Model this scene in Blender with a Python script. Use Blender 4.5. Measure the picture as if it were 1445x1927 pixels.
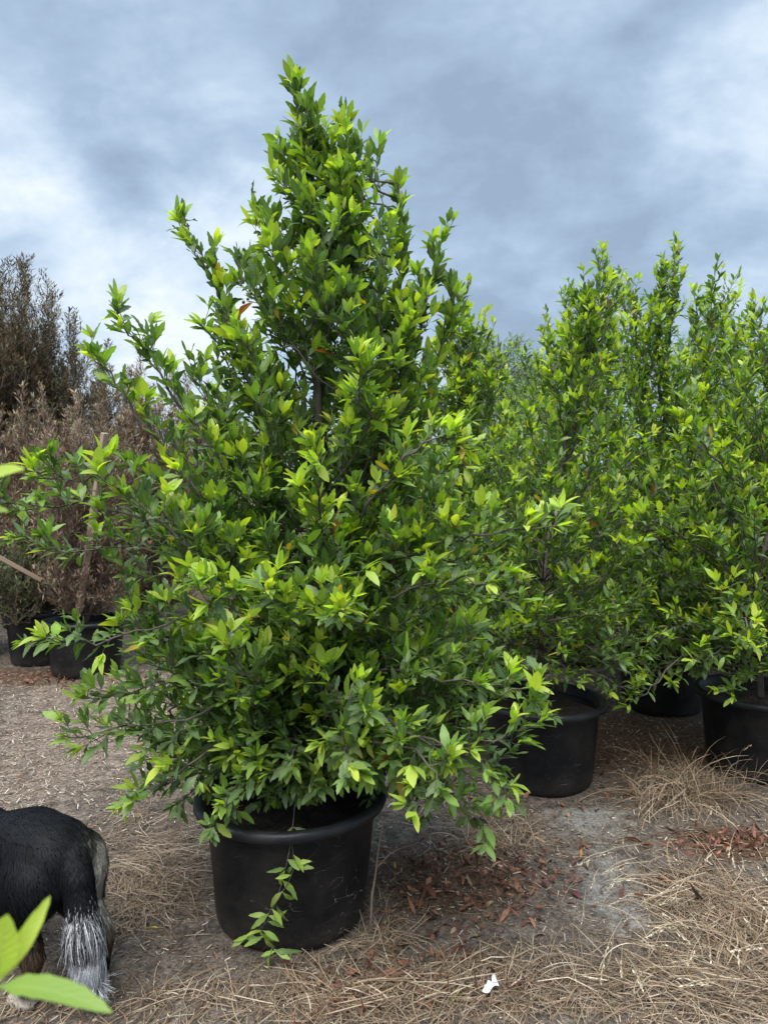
import bpy, math, random
import numpy as np
from mathutils import Vector, Matrix, noise as mnoise
R = math.radians
for o in list(bpy.data.objects): bpy.data.objects.remove(o)
S = bpy.context.scene
COL = S.collection
# ------------------------------------------------------------------ camera
CAM_H = 1.6; FPX = 1391.7; PITCH = math.atan(43.5/FPX)
cam_d = bpy.data.cameras.new('camera'); cam = bpy.data.objects.new('camera', cam_d); COL.objects.link(cam)
cam_d.sensor_fit = 'VERTICAL'; cam_d.sensor_height = 36; cam_d.lens = 26
cam_d.clip_start = 0.02; cam_d.clip_end = 3000
cam.location = (0, 0, CAM_H); cam.rotation_euler = (R(90)-PITCH, 0, 0)
cam_d.dof.use_dof = True; cam_d.dof.focus_distance = 3.0; cam_d.dof.aperture_fstop = 7.5
S.camera = cam
S.render.resolution_x = 767; S.render.resolution_y = 1024
cp, sp = math.cos(PITCH), math.sin(PITCH)
def ray(px, py):
    u = (px-722.5)/FPX; v = -(py-963.5)/FPX
    return np.array([u, cp + v*sp, -sp + v*cp])
def at(px, py, D):                      # pixel of the photo -> point at depth y = D
    d = ray(px, py); return np.array([0, 0, CAM_H]) + d*(D/d[1])
def gnd(px, py):                        # pixel of the photo -> point of the ground
    d = ray(px, py); return np.array([0, 0, CAM_H]) + d*(CAM_H/-d[2])
# ------------------------------------------------------------------ exposure, world, sun
S.view_settings.view_transform = 'Standard'; S.view_settings.look = 'None'
S.view_settings.gamma = 1; S.view_settings.exposure = 1.84
S.view_settings.use_curve_mapping = False
SUN_EL, SUN_AZ = R(62), R(200)          # azimuth clockwise from +Y (north)
W = bpy.data.worlds.new("World"); S.world = W; W.use_nodes = True
nt = W.node_tree; nt.nodes.clear()
def N(nt, t, **k):
    n = nt.nodes.new(t)
    for a, b in k.items(): setattr(n, a, b)
    return n
def L(nt, a, b): nt.links.new(a, b)
def M2(nt, op, a, b=None, c=None, clamp=False):
    n = N(nt, 'ShaderNodeMath', operation=op, use_clamp=clamp)
    for i, v in enumerate((a, b, c)):
        if v is None: continue
        if isinstance(v, (int, float)): n.inputs[i].default_value = v
        else: L(nt, v, n.inputs[i])
    return n.outputs[0]
def MIX(nt, f, a, b, mode='MIX'):
    n = N(nt, 'ShaderNodeMix', data_type='RGBA', blend_type=mode)
    for i, v in ((0, f), (6, a), (7, b)):
        if isinstance(v, (int, float)): n.inputs[i].default_value = v
        elif isinstance(v, (tuple, list)): n.inputs[i].default_value = (*v[:3], 1)
        else: L(nt, v, n.inputs[i])
    return n.outputs[2]
def RAMP(nt, f, stops, interp='LINEAR'):
    n = N(nt, 'ShaderNodeValToRGB'); r = n.color_ramp; r.interpolation = interp
    while len(r.elements) < len(stops): r.elements.new(0.5)
    for e, (p, c) in zip(r.elements, stops):
        e.position = p; e.color = (c, c, c, 1) if isinstance(c, (int, float)) else (*c, 1)
    L(nt, f, n.inputs[0]); return n.outputs[0]
def NOISE(nt, vec, scale, detail=4, rough=.5, dist=0):
    n = N(nt, 'ShaderNodeTexNoise'); n.inputs['Scale'].default_value = scale
    n.inputs['Detail'].default_value = detail; n.inputs['Roughness'].default_value = rough
    n.inputs['Distortion'].default_value = dist; L(nt, vec, n.inputs['Vector']); return n.outputs[0]
def MAPN(nt, vec, scale=(1, 1, 1), rot=(0, 0, 0), loc=(0, 0, 0)):
    n = N(nt, 'ShaderNodeMapping'); n.inputs['Scale'].default_value = scale
    n.inputs['Rotation'].default_value = rot; n.inputs['Location'].default_value = loc
    L(nt, vec, n.inputs['Vector']); return n.outputs[0]
tc = N(nt, 'ShaderNodeTexCoord').outputs['Generated']
sx = N(nt, 'ShaderNodeSeparateXYZ'); L(nt, tc, sx.inputs[0])
zz = M2(nt, 'ADD', M2(nt, 'MAXIMUM', sx.outputs[2], 0.0), 0.55)
cx = N(nt, 'ShaderNodeCombineXYZ')
L(nt, M2(nt, 'DIVIDE', sx.outputs[0], zz), cx.inputs[0]); L(nt, M2(nt, 'DIVIDE', sx.outputs[1], zz), cx.inputs[1])
pv = MAPN(nt, cx.outputs[0], (1.0, 1.25, 1), (0, 0, .25), (3.1, 7.7, 1.3))
n1 = NOISE(nt, pv, 2.9, 5, .52, .35); n2 = NOISE(nt, pv, 7.5, 7, .62, .15)
cl = M2(nt, 'ADD', M2(nt, 'MULTIPLY', n1, .66), M2(nt, 'MULTIPLY', n2, .34))
def blob(px, py, rad, amt):             # a brighter or darker bank of cloud in one direction of the sky
    d = ray(px, py); d = d/np.linalg.norm(d)
    v = N(nt, 'ShaderNodeVectorMath', operation='DISTANCE'); L(nt, tc, v.inputs[0]); v.inputs[1].default_value = tuple(d)
    m = N(nt, 'ShaderNodeMapRange', interpolation_type='SMOOTHSTEP')
    L(nt, v.outputs['Value'], m.inputs[0]); m.inputs[1].default_value = 0; m.inputs[2].default_value = rad
    m.inputs[3].default_value = amt; m.inputs[4].default_value = 0; return m.outputs[0]
for b in ((60, 370, .17, .10), (250, 520, .22, .09), (130, 580, .2, .08), (440, 330, .2, .07), (1440, 210, .17, .16), (230, 385, .08, -.12),
          (700, 80, .30, -.07), (100, 90, .3, -.03), (250, 250, .12, -.04), (990, 550, .25, -.08), (1150, 250, .25, -.06), (1290, 120, .18, -.05),
          (1200, 400, .2, .02), (60, 450, .08, -.1), (400, 700, .18, .08), (380, 60, .15, .03), (900, 150, .15, .03)):
    cl = M2(nt, 'ADD', cl, blob(*b))
cc = RAMP(nt, cl, [(.36, (.096, .128, .172)), (.45, (.122, .160, .211)), (.52, (.152, .193, .243)), (.59, (.196, .234, .277)), (.70, (.270, .294, .315))])
zen = M2(nt, 'MULTIPLY_ADD', M2(nt, 'SMOOTH_MAX', M2(nt, 'SUBTRACT', sx.outputs[2], .62), 0.0, .1), 4.6, 1.0)   # the zenith of an overcast sky is its brightest part
cs = N(nt, 'ShaderNodeVectorMath', operation='SCALE'); L(nt, cc, cs.inputs[0]); L(nt, zen, cs.inputs[3])
sky = N(nt, 'ShaderNodeTexSky', sky_type='NISHITA'); sky.sun_disc = False
sky.sun_elevation = SUN_EL; sky.sun_rotation = SUN_AZ; sky.dust_density = 3
bg1 = N(nt, 'ShaderNodeBackground'); L(nt, sky.outputs[0], bg1.inputs[0]); bg1.inputs[1].default_value = 0.05
bg2 = N(nt, 'ShaderNodeBackground'); L(nt, cs.outputs[0], bg2.inputs[0]); bg2.inputs[1].default_value = 1.0
mx = N(nt, 'ShaderNodeMixShader'); mx.inputs[0].default_value = .93; L(nt, bg1.outputs[0], mx.inputs[1]); L(nt, bg2.outputs[0], mx.inputs[2])
wo = N(nt, 'ShaderNodeOutputWorld'); L(nt, mx.outputs[0], wo.inputs[0])
sun_d = bpy.data.lights.new('sun', 'SUN'); sun_d.energy = 1.5; sun_d.angle = R(48); sun_d.color = (1, .97, .90)
sun = bpy.data.objects.new('sun', sun_d); COL.objects.link(sun)
sdir = Vector((math.sin(SUN_AZ)*math.cos(SUN_EL), math.cos(SUN_AZ)*math.cos(SUN_EL), math.sin(SUN_EL)))
sun.rotation_euler = sdir.to_track_quat('Z', 'Y').to_euler(); sun.location = (0, -4, 12)

# ------------------------------------------------------------------ helpers
def mesh_np(name, V, F, mat, parent=None, smooth=True, attrs=None, mat_idx=None):
    """V (n,3); F list of (m,k) int arrays"""
    me = bpy.data.meshes.new(name)
    V = np.asarray(V, dtype=np.float32); F = [np.asarray(f, dtype=np.int32) for f in F if len(f)]
    me.vertices.add(len(V)); me.vertices.foreach_set('co', V.ravel())
    nl = sum(f.size for f in F); npol = sum(len(f) for f in F)
    me.loops.add(nl); me.polygons.add(npol)
    me.loops.foreach_set('vertex_index', np.concatenate([f.ravel() for f in F]))
    sizes = np.concatenate([np.full(len(f), f.shape[1], dtype=np.int32) for f in F])
    starts = np.concatenate([[0], np.cumsum(sizes)[:-1]]).astype(np.int32)
    me.polygons.foreach_set('loop_start', starts); me.polygons.foreach_set('loop_total', sizes)
    me.polygons.foreach_set('use_smooth', np.full(npol, smooth))
    for k, a in (attrs or {}).items():
        a = np.asarray(a, dtype=np.float32)
        if a.shape[1] == 4: at_ = me.attributes.new(k, 'FLOAT_COLOR', 'POINT'); at_.data.foreach_set('color', a.ravel())
        else: at_ = me.attributes.new(k, 'FLOAT_VECTOR', 'POINT'); at_.data.foreach_set('vector', a.ravel())
    me.update(calc_edges=True); me.validate()
    if mat: me.materials.append(mat)
    o = bpy.data.objects.new(name, me); COL.objects.link(o)
    if parent: o.parent = parent
    return o
def rgba(c, n): a = np.ones((n, 4), dtype=np.float32); a[:, :3] = c; return a
def thing(name, label, cat, loc=(0, 0, 0), rz=0, group=None):
    o = bpy.data.objects.new(name, None); COL.objects.link(o); o.location = tuple(loc); o.rotation_euler = (0, 0, rz)
    o.empty_display_size = .1; o['label'] = label; o['category'] = cat
    if group: o['group'] = group
    return o
def tag(o, label, cat, group=None, kind=None):
    o['label'] = label; o['category'] = cat
    if group: o['group'] = group
    if kind: o['kind'] = kind
    return o
class MB:
    def __init__(s): s.V = []; s.Q = []; s.T = []; s.n = 0; s.A = []
    def add(s, V, Q=None, T=None, A=None):
        V = np.asarray(V, float)
        if Q is not None and len(Q): s.Q.append(np.asarray(Q)+s.n)
        if T is not None and len(T): s.T.append(np.asarray(T)+s.n)
        s.V.append(V); s.n += len(V)
        if A is not None: s.A.append(A)
    def build(s, name, mat, parent=None, smooth=True):
        F = []
        if s.Q: F.append(np.concatenate(s.Q))
        if s.T: F.append(np.concatenate(s.T))
        return mesh_np(name, np.concatenate(s.V), F, mat, parent, smooth, {'col': np.concatenate(s.A)} if s.A else None)
    def tube(s, P, r, k=6, cap=True):
        P = np.asarray(P, float); n = len(P); r = np.broadcast_to(r, (n,))
        T = np.gradient(P, axis=0); T /= np.linalg.norm(T, axis=1)[:, None]+1e-9
        ref = np.array([1., 0, 0]) if abs(T[0][0]) < .8 else np.array([0, 1., 0])
        a = np.cross(T, ref); a /= np.linalg.norm(a, axis=1)[:, None]+1e-9; b = np.cross(T, a)
        th = np.linspace(0, 2*np.pi, k, endpoint=False)
        ring = a[:, None, :]*np.cos(th)[None, :, None] + b[:, None, :]*np.sin(th)[None, :, None]
        V = (P[:, None, :]+ring*r[:, None, None]).reshape(-1, 3)
        i = np.arange(n-1)[:, None]*k; j = np.arange(k)[None, :]; j2 = (j+1) % k
        Q = np.stack([i+j, i+j2, i+k+j2, i+k+j], -1).reshape(-1, 4)
        T3 = []
        if cap:
            V = np.vstack([V, P[-1]+T[-1]*r[-1]*.6]); c = len(V)-1
            T3 = np.stack([np.full(k, c), (n-1)*k+np.arange(k), (n-1)*k+(np.arange(k)+1) % k], -1)
        s.add(V, Q, T3)
    def lathe(s, prof, k=64):
        prof = np.asarray(prof); n = len(prof); th = np.linspace(0, 2*np.pi, k, endpoint=False)
        V = np.stack([prof[:, 0][:, None]*np.cos(th), prof[:, 0][:, None]*np.sin(th), np.repeat(prof[:, 1][:, None], k, 1)], -1).reshape(-1, 3)
        i = np.arange(n-1)[:, None]*k; j = np.arange(k)[None, :]; j2 = (j+1) % k
        s.add(V, np.stack([i+j, i+j2, i+k+j2, i+k+j], -1).reshape(-1, 4))
def catmull(P, n):
    P = np.asarray(P, float)
    if len(P) == 2: t = np.linspace(0, 1, n)[:, None]; return P[0]*(1-t)+P[1]*t
    Q = np.vstack([2*P[0]-P[1], P, 2*P[-1]-P[-2]]); m = len(P)-1; out = []
    for u in np.linspace(0, m-1e-6, n):
        i = int(u); t = u-i; a, b, c, d = Q[i:i+4]
        out.append(.5*((2*b)+(c-a)*t+(2*a-5*b+4*c-d)*t*t+(3*b-a-3*c+d)*t**3))
    return np.array(out)
def unit(v): v = np.asarray(v, float); return v/(np.linalg.norm(v, axis=-1, keepdims=True)+1e-9)
def new_mat(name):
    m = bpy.data.materials.new(name); m.use_nodes = True; nt = m.node_tree; nt.nodes.clear()
    out = N(nt, 'ShaderNodeOutputMaterial'); return m, nt, out
def PRIN(nt, out=None, **k):
    p = N(nt, 'ShaderNodeBsdfPrincipled')
    for a, v in k.items():
        i = p.inputs[a.replace('_', ' ')]
        if isinstance(v, (int, float)): i.default_value = v
        elif isinstance(v, tuple): i.default_value = (*v[:3], 1)
        else: L(nt, v, i)
    if out: L(nt, p.outputs[0], out.inputs[0])
    return p
def BUMP(nt, h, strength=.3, dist=.01):
    b = N(nt, 'ShaderNodeBump'); b.inputs['Strength'].default_value = strength; b.inputs['Distance'].default_value = dist
    L(nt, h, b.inputs['Height']); return b.outputs[0]
def ATT(nt, name): return N(nt, 'ShaderNodeAttribute', attribute_name=name)
def OBJC(nt): return N(nt, 'ShaderNodeTexCoord').outputs['Object']

# ------------------------------------------------------------------ materials
def leaf_mat(name, transl=.32, rough=.38, spec=.5, rib=.5):
    m, nt, out = new_mat(name)
    col = ATT(nt, 'col').outputs['Color']; lv = ATT(nt, 'lv').outputs['Vector']
    sep = N(nt, 'ShaderNodeSeparateXYZ'); L(nt, lv, sep.inputs[0])
    side = M2(nt, 'ABSOLUTE', sep.outputs[0])
    ribm = M2(nt, 'SUBTRACT', 1.0, M2(nt, 'MULTIPLY', side, 5.5), clamp=True)
    # side veins run forward from the midrib
    ph = M2(nt, 'SUBTRACT', M2(nt, 'MULTIPLY', sep.outputs[1], 50.0), M2(nt, 'MULTIPLY', side, 12.0))
    vein = M2(nt, 'POWER', M2(nt, 'MULTIPLY_ADD', M2(nt, 'SINE', ph), .5, .5), 5.0)
    nz = NOISE(nt, OBJC(nt), 45, 3, .6)
    c = MIX(nt, M2(nt, 'MULTIPLY_ADD', nz, .7, -.1, clamp=True), col, (1.35, 1.2, .9), 'MULTIPLY')
    c = MIX(nt, M2(nt, 'MULTIPLY', vein, .16), c, MIX(nt, .5, c, (.35, .5, .15)))
    c = MIX(nt, M2(nt, 'MULTIPLY', ribm, rib), c, MIX(nt, .6, c, (.42, .55, .18)))
    sp_ = RAMP(nt, NOISE(nt, OBJC(nt), 95, 2, .5), [(.70, 0), (.74, .8)]); c = MIX(nt, M2(nt, 'MULTIPLY', sp_, rib), c, (.16, .10, .03))
    geo = N(nt, 'ShaderNodeNewGeometry').outputs['Backfacing']
    c2 = MIX(nt, M2(nt, 'MULTIPLY', geo, .55), c, MIX(nt, .45, c, (.24, .33, .15)))
    p = PRIN(nt, None, Base_Color=c2, Roughness=M2(nt, 'MULTIPLY_ADD', nz, .3, rough-.12), Specular_IOR_Level=spec)
    L(nt, BUMP(nt, M2(nt, 'ADD', M2(nt, 'MULTIPLY', vein, .4), nz), .35, .002), p.inputs['Normal'])
    t = N(nt, 'ShaderNodeBsdfTranslucent'); L(nt, MIX(nt, 1.0, c, (1.5, 1.55, .55), 'MULTIPLY'), t.inputs[0])
    mx = N(nt, 'ShaderNodeMixShader'); mx.inputs[0].default_value = transl
    L(nt, p.outputs[0], mx.inputs[1]); L(nt, t.outputs[0], mx.inputs[2]); L(nt, mx.outputs[0], out.inputs[0])
    return m
M_LEAF = leaf_mat('glossy_leaf', .42); M_NARROW = leaf_mat('narrow_leaf', .2, .5, .4, .2); M_DRY = None
def bark_mat(name, a, b):
    m, nt, out = new_mat(name); o = OBJC(nt)
    n = NOISE(nt, MAPN(nt, o, (1, 1, .35)), 60, 5, .6); n0 = NOISE(nt, o, 9, 3, .5)
    p = PRIN(nt, out, Base_Color=MIX(nt, RAMP(nt, M2(nt, 'ADD', M2(nt, 'MULTIPLY', n, .6), M2(nt, 'MULTIPLY', n0, .4)), [(.35, 0), (.65, 1)]), a, b), Roughness=.8)
    L(nt, BUMP(nt, n, .5, .004), p.inputs['Normal']); return m
M_BARK = bark_mat('grey_brown_bark', (.045, .036, .030), (.13, .11, .095))
M_BARK2 = bark_mat('pinkish_bark', (.10, .065, .05), (.26, .19, .155))
def pot_mat(name, scratch):
    m, nt, out = new_mat(name); o = OBJC(nt)
    sep = N(nt, 'ShaderNodeSeparateXYZ'); L(nt, o, sep.inputs[0])
    n = NOISE(nt, o, 7, 5, .6); nf = NOISE(nt, o, 90, 3, .6)
    dust = M2(nt, 'MULTIPLY', RAMP(nt, n, [(.42, 0), (.72, 1)]), .34)
    low = M2(nt, 'MULTIPLY', M2(nt, 'SUBTRACT', .13, sep.outputs[2], clamp=True), 5.0)     # splashed soil near the base
    low = M2(nt, 'MULTIPLY', low, RAMP(nt, nf, [(.3, .1), (.65, 1)]))
    c = MIX(nt, M2(nt, 'ADD', dust, low, clamp=True), (.0045, .0055, .0075), (.055, .045, .037))
    # fine curved scratches: thin iso-lines of a stretched noise
    sv = MAPN(nt, o, (2.2, 2.2, 5.5), (.5, .35, .3))
    s1 = NOISE(nt, sv, 2.6, 2, .4, 1.2)
    ln = M2(nt, 'LESS_THAN', M2(nt, 'ABSOLUTE', M2(nt, 'SUBTRACT', s1, .52)), .0022)
    gate = RAMP(nt, NOISE(nt, o, 5, 3, .6), [(.46, 0), (.56, 1)])
    ln = M2(nt, 'MULTIPLY', M2(nt, 'MULTIPLY', ln, gate), scratch)
    smu = M2(nt, 'MULTIPLY', RAMP(nt, NOISE(nt, MAPN(nt, o, (9, 9, 40), (.5, .4, 0)), 3, 5, .7), [(.56, 0), (.75, 1)]), .10*scratch)
    c = MIX(nt, M2(nt, 'ADD', ln, smu, clamp=True), c, (.17, .17, .175))
    rim = M2(nt, 'MULTIPLY', M2(nt, 'GREATER_THAN', sep.outputs[2], .415), .05)
    c = MIX(nt, rim, c, (.15, .17, .2))
    p = PRIN(nt, out, Base_Color=c, Roughness=M2(nt, 'MULTIPLY_ADD', n, .35, .28), Specular_IOR_Level=.28)
    L(nt, BUMP(nt, M2(nt, 'ADD', M2(nt, 'MULTIPLY', nf, .3), n), .25, .004), p.inputs['Normal']); return m
M_POT = pot_mat('scratched_black_plastic', 1.0); M_POT2 = pot_mat('dusty_black_plastic', .35)
def soil_mat():
    m, nt, out = new_mat('potting_soil'); o = OBJC(nt)
    n = NOISE(nt, o, 70, 5, .7); n2 = NOISE(nt, o, 14, 4, .6)
    c = RAMP(nt, M2(nt, 'ADD', M2(nt, 'MULTIPLY', n, .6), M2(nt, 'MULTIPLY', n2, .4)), [(.35, (.012, .009, .007)), (.52, (.04, .028, .02)), (.68, (.13, .09, .065))])
    p = PRIN(nt, out, Base_Color=c, Roughness=.95); L(nt, BUMP(nt, n, 1, .02), p.inputs['Normal']); return m
M_SOIL = soil_mat()
def ground_mat():
    m, nt, out = new_mat('mulched_earth'); o = OBJC(nt)
    a = ATT(nt, 'zone').outputs['Vector']; sp_ = N(nt, 'ShaderNodeSeparateXYZ'); L(nt, a, sp_.inputs[0])
    grey, mulch, chips = sp_.outputs
    n1 = NOISE(nt, o, 1.6, 5, .6); n2 = NOISE(nt, o, 12, 5, .65); n3 = NOISE(nt, o, 70, 4, .7, .4); n4 = NOISE(nt, MAPN(nt, o, (60, 150, 60), (0, 0, .6)), 1, 3, .6, 1.0)
    n5 = NOISE(nt, MAPN(nt, o, (150, 55, 60), (0, 0, .4)), 1, 3, .6, 1.0)
    base = RAMP(nt, M2(nt, 'ADD', M2(nt, 'MULTIPLY', n2, .45), M2(nt, 'MULTIPLY', n3, .55)), [(.36, (.042, .034, .028)), (.5, (.13, .107, .088)), (.64, (.27, .225, .185))])
    gcol = RAMP(nt, M2(nt, 'ADD', M2(nt, 'MULTIPLY', n2, .5), M2(nt, 'MULTIPLY', n3, .5)), [(.33, (.12, .11, .10)), (.5, (.24, .225, .205)), (.7, (.36, .34, .31))])
    mcol = RAMP(nt, M2(nt, 'ADD', M2(nt, 'MULTIPLY', n2, .3), M2(nt, 'MULTIPLY', n3, .7)), [(.34, (.030, .018, .012)), (.5, (.10, .058, .036)), (.7, (.26, .165, .11))])
    lcol = RAMP(nt, M2(nt, 'ADD', M2(nt, 'MULTIPLY', n2, .4), M2(nt, 'MULTIPLY', n3, .6)), [(.38, (.075, .058, .046)), (.49, (.165, .128, .10)), (.6, (.34, .275, .22))])
    e = M2(nt, 'MULTIPLY_ADD', M2(nt, 'SUBTRACT', n2, .5), 1.0, 0)
    def edge(v): return RAMP(nt, M2(nt, 'ADD', v, e), [(.25, 0), (.75, 1)])
    c = MIX(nt, edge(mulch), base, mcol); c = MIX(nt, edge(chips), c, lcol); c = MIX(nt, edge(grey), c, gcol)
    ch = M2(nt, 'MAXIMUM', RAMP(nt, n4, [(.60, 0), (.66, 1)]), RAMP(nt, n5, [(.60, 0), (.66, 1)]))
    c = MIX(nt, M2(nt, 'MULTIPLY', ch, M2(nt, 'MULTIPLY_ADD', n1, .8, 0)), c, (.38, .31, .24))
    p = PRIN(nt, out, Base_Color=c, Roughness=.95, Specular_IOR_Level=.15)
    L(nt, BUMP(nt, M2(nt, 'ADD', M2(nt, 'ADD', M2(nt, 'MULTIPLY', n2, .8), M2(nt, 'MULTIPLY', n3, .5)), M2(nt, 'MULTIPLY', ch, .3)), .9, .025), p.inputs['Normal']); return m
M_GROUND = ground_mat()
def attr_mat(name, rough=.7, transl=.0, spec=.3):
    m, nt, out = new_mat(name); c = ATT(nt, 'col').outputs['Color']
    n = NOISE(nt, OBJC(nt), 120, 2, .6)
    c = MIX(nt, 1.0, c, RAMP(nt, n, [(.3, .75), (.7, 1.2)]), 'MULTIPLY')
    p = PRIN(nt, None, Base_Color=c, Roughness=rough, Specular_IOR_Level=spec)
    if transl:
        t = N(nt, 'ShaderNodeBsdfTranslucent'); L(nt, c, t.inputs[0]); mx = N(nt, 'ShaderNodeMixShader'); mx.inputs[0].default_value = transl
        L(nt, p.outputs[0], mx.inputs[1]); L(nt, t.outputs[0], mx.inputs[2]); L(nt, mx.outputs[0], out.inputs[0])
    else: L(nt, p.outputs[0], out.inputs[0])
    return m
M_STRAW = attr_mat('dry_straw', .55, .15, .4); M_CHIP = attr_mat('wood_chip', .85)
M_DRY = attr_mat('dry_leaf', .6, .1, .3)
M_FUR = attr_mat('dog_fur', .6, 0, .16)
M_SKIN = attr_mat('dog_coat', .9, 0, .05)
def simple(name, col, rough, spec=.4, col2=None, sc=20, bump=.2):
    m, nt, out = new_mat(name); n = NOISE(nt, OBJC(nt), sc, 4, .6)
    c = MIX(nt, RAMP(nt, n, [(.35, 0), (.65, 1)]), col, col2 or tuple(x*.7 for x in col))
    p = PRIN(nt, out, Base_Color=c, Roughness=rough, Specular_IOR_Level=spec); L(nt, BUMP(nt, n, bump, .003), p.inputs['Normal']); return m
M_BERRY = simple('green_berry', (.10, .17, .04), .35, .5, (.035, .075, .02), 60, .05)
M_PAPER = simple('white_paper', (.75, .76, .78), .6, .3, (.6, .62, .64), 30)
def wood_mat():
    m, nt, out = new_mat('weathered_pine'); o = OBJC(nt)
    n = NOISE(nt, MAPN(nt, o, (60, 60, 3)), 1, 4, .6, .5); n2 = NOISE(nt, o, 6, 3, .5)
    c = MIX(nt, n2, MIX(nt, RAMP(nt, n, [(.35, 0), (.65, 1)]), (.48, .33, .22), (.26, .17, .11)), (.33, .27, .22))
    p = PRIN(nt, out, Base_Color=c, Roughness=.75); L(nt, BUMP(nt, n, .4, .003), p.inputs['Normal']); return m
M_WOOD = wood_mat()

# ------------------------------------------------------------------ ground
rng = np.random.default_rng(11)
def patch_field(specs):                 # specs: centre px, centre py, half width px, half height px (photo pixels of the place), amount
    out = []
    for px, py, wx, wy, amt in specs:
        c = gnd(px, py); a = gnd(px+wx, py); f = gnd(px, py-wy); n_ = gnd(px, py+wy)
        out.append((c[0], (f[1]+n_[1])/2, abs(a[0]-c[0]), abs(f[1]-n_[1])/2, amt))
    def fn(x, y):
        v = np.zeros_like(x)
        for cx_, cy_, sx_, sy_, amt in out: v = v + amt*np.exp(-(((x-cx_)/sx_)**2+((y-cy_)/sy_)**2)*1.1)
        return v
    return fn
F_STRAW = patch_field([(1370, 1730, 140, 90, 1.2), (1290, 1870, 230, 55, 1.1), (720, 1890, 260, 45, 1.0), (900, 1830, 130, 40, .7), (290, 1660, 75, 90, 1.0), (940, 1555, 90, 35, .7),
                       (300, 1890, 130, 30, .5), (1290, 1480, 80, 35, .7), (240, 1560, 50, 45, .5), (720, 1740, 50, 45, .5), (70, 1890, 70, 40, .7)])
F_GREY = patch_field([(1170, 1700, 75, 55, 1.3), (1100, 1540, 90, 30, .9), (1160, 1620, 70, 40, .5), (250, 1440, 120, 40, .3)])
F_MULCH = patch_field([(850, 1660, 170, 80, 1.2), (1380, 1590, 130, 40, 1.2), (100, 1275, 200, 16, 1.4), (1200, 1400, 200, 50, .9), (700, 1860, 260, 60, .6), (330, 1560, 90, 120, .4), (1000, 1400, 500, 60, .6)])
F_CHIPS = patch_field([(180, 1380, 230, 90, 1.3), (60, 1480, 120, 40, .8), (250, 1300, 250, 30, 1.0)])
def hgt(x, y):
    v = np.zeros(x.shape); fx, fy = x.ravel(), y.ravel(); o = np.zeros(len(fx))
    for i in range(len(fx)):
        if abs(fx[i]) < 9 and fy[i] < 13: o[i] = .022*mnoise.noise(Vector((fx[i]*1.3, fy[i]*1.3, 0))) + .010*mnoise.noise(Vector((fx[i]*5, fy[i]*5, 3)))+.005*mnoise.noise(Vector((fx[i]*14, fy[i]*14, 8)))
    v = o.reshape(x.shape)
    return v
xs = np.concatenate([[-400, -150, -60, -30, -16, -10, -7], np.arange(-5, 5.01, .045), [7, 10, 16, 30, 60, 150, 400]])
ys = np.concatenate([[-60, -20, -6, -2, 0, 1], np.arange(1.5, 8.01, .045), [9, 10, 12, 15, 20, 28, 40, 60, 100, 200, 500, 1200]])
X, Y = np.meshgrid(xs, ys); Z = hgt(X, Y)
nx, ny = len(xs), len(ys); i = np.arange(ny-1)[:, None]*nx+np.arange(nx-1)[None, :]
zone = np.stack([F_GREY(X, Y), F_MULCH(X, Y)+np.where(Y > 8.5, .6, 0), F_CHIPS(X, Y)], -1).reshape(-1, 3)
g = mesh_np('ground', np.stack([X, Y, Z], -1).reshape(-1, 3), [np.stack([i, i+1, i+nx+1, i+nx], -1).reshape(-1, 4)], M_GROUND, attrs={'zone': zone})
g['kind'] = 'structure'; g['label'] = 'brown bare earth covered with mulch and wood chips'
from mathutils.bvhtree import BVHTree
def zat(x, y):
    j = np.clip(np.searchsorted(xs, x)-1, 0, nx-2); k = np.clip(np.searchsorted(ys, y)-1, 0, ny-2)
    tx = (x-xs[j])/(xs[j+1]-xs[j]); ty = (y-ys[k])/(ys[k+1]-ys[k])
    return (Z[k, j]*(1-tx)+Z[k, j+1]*tx)*(1-ty)+(Z[k+1, j]*(1-tx)+Z[k+1, j+1]*tx)*ty

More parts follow.
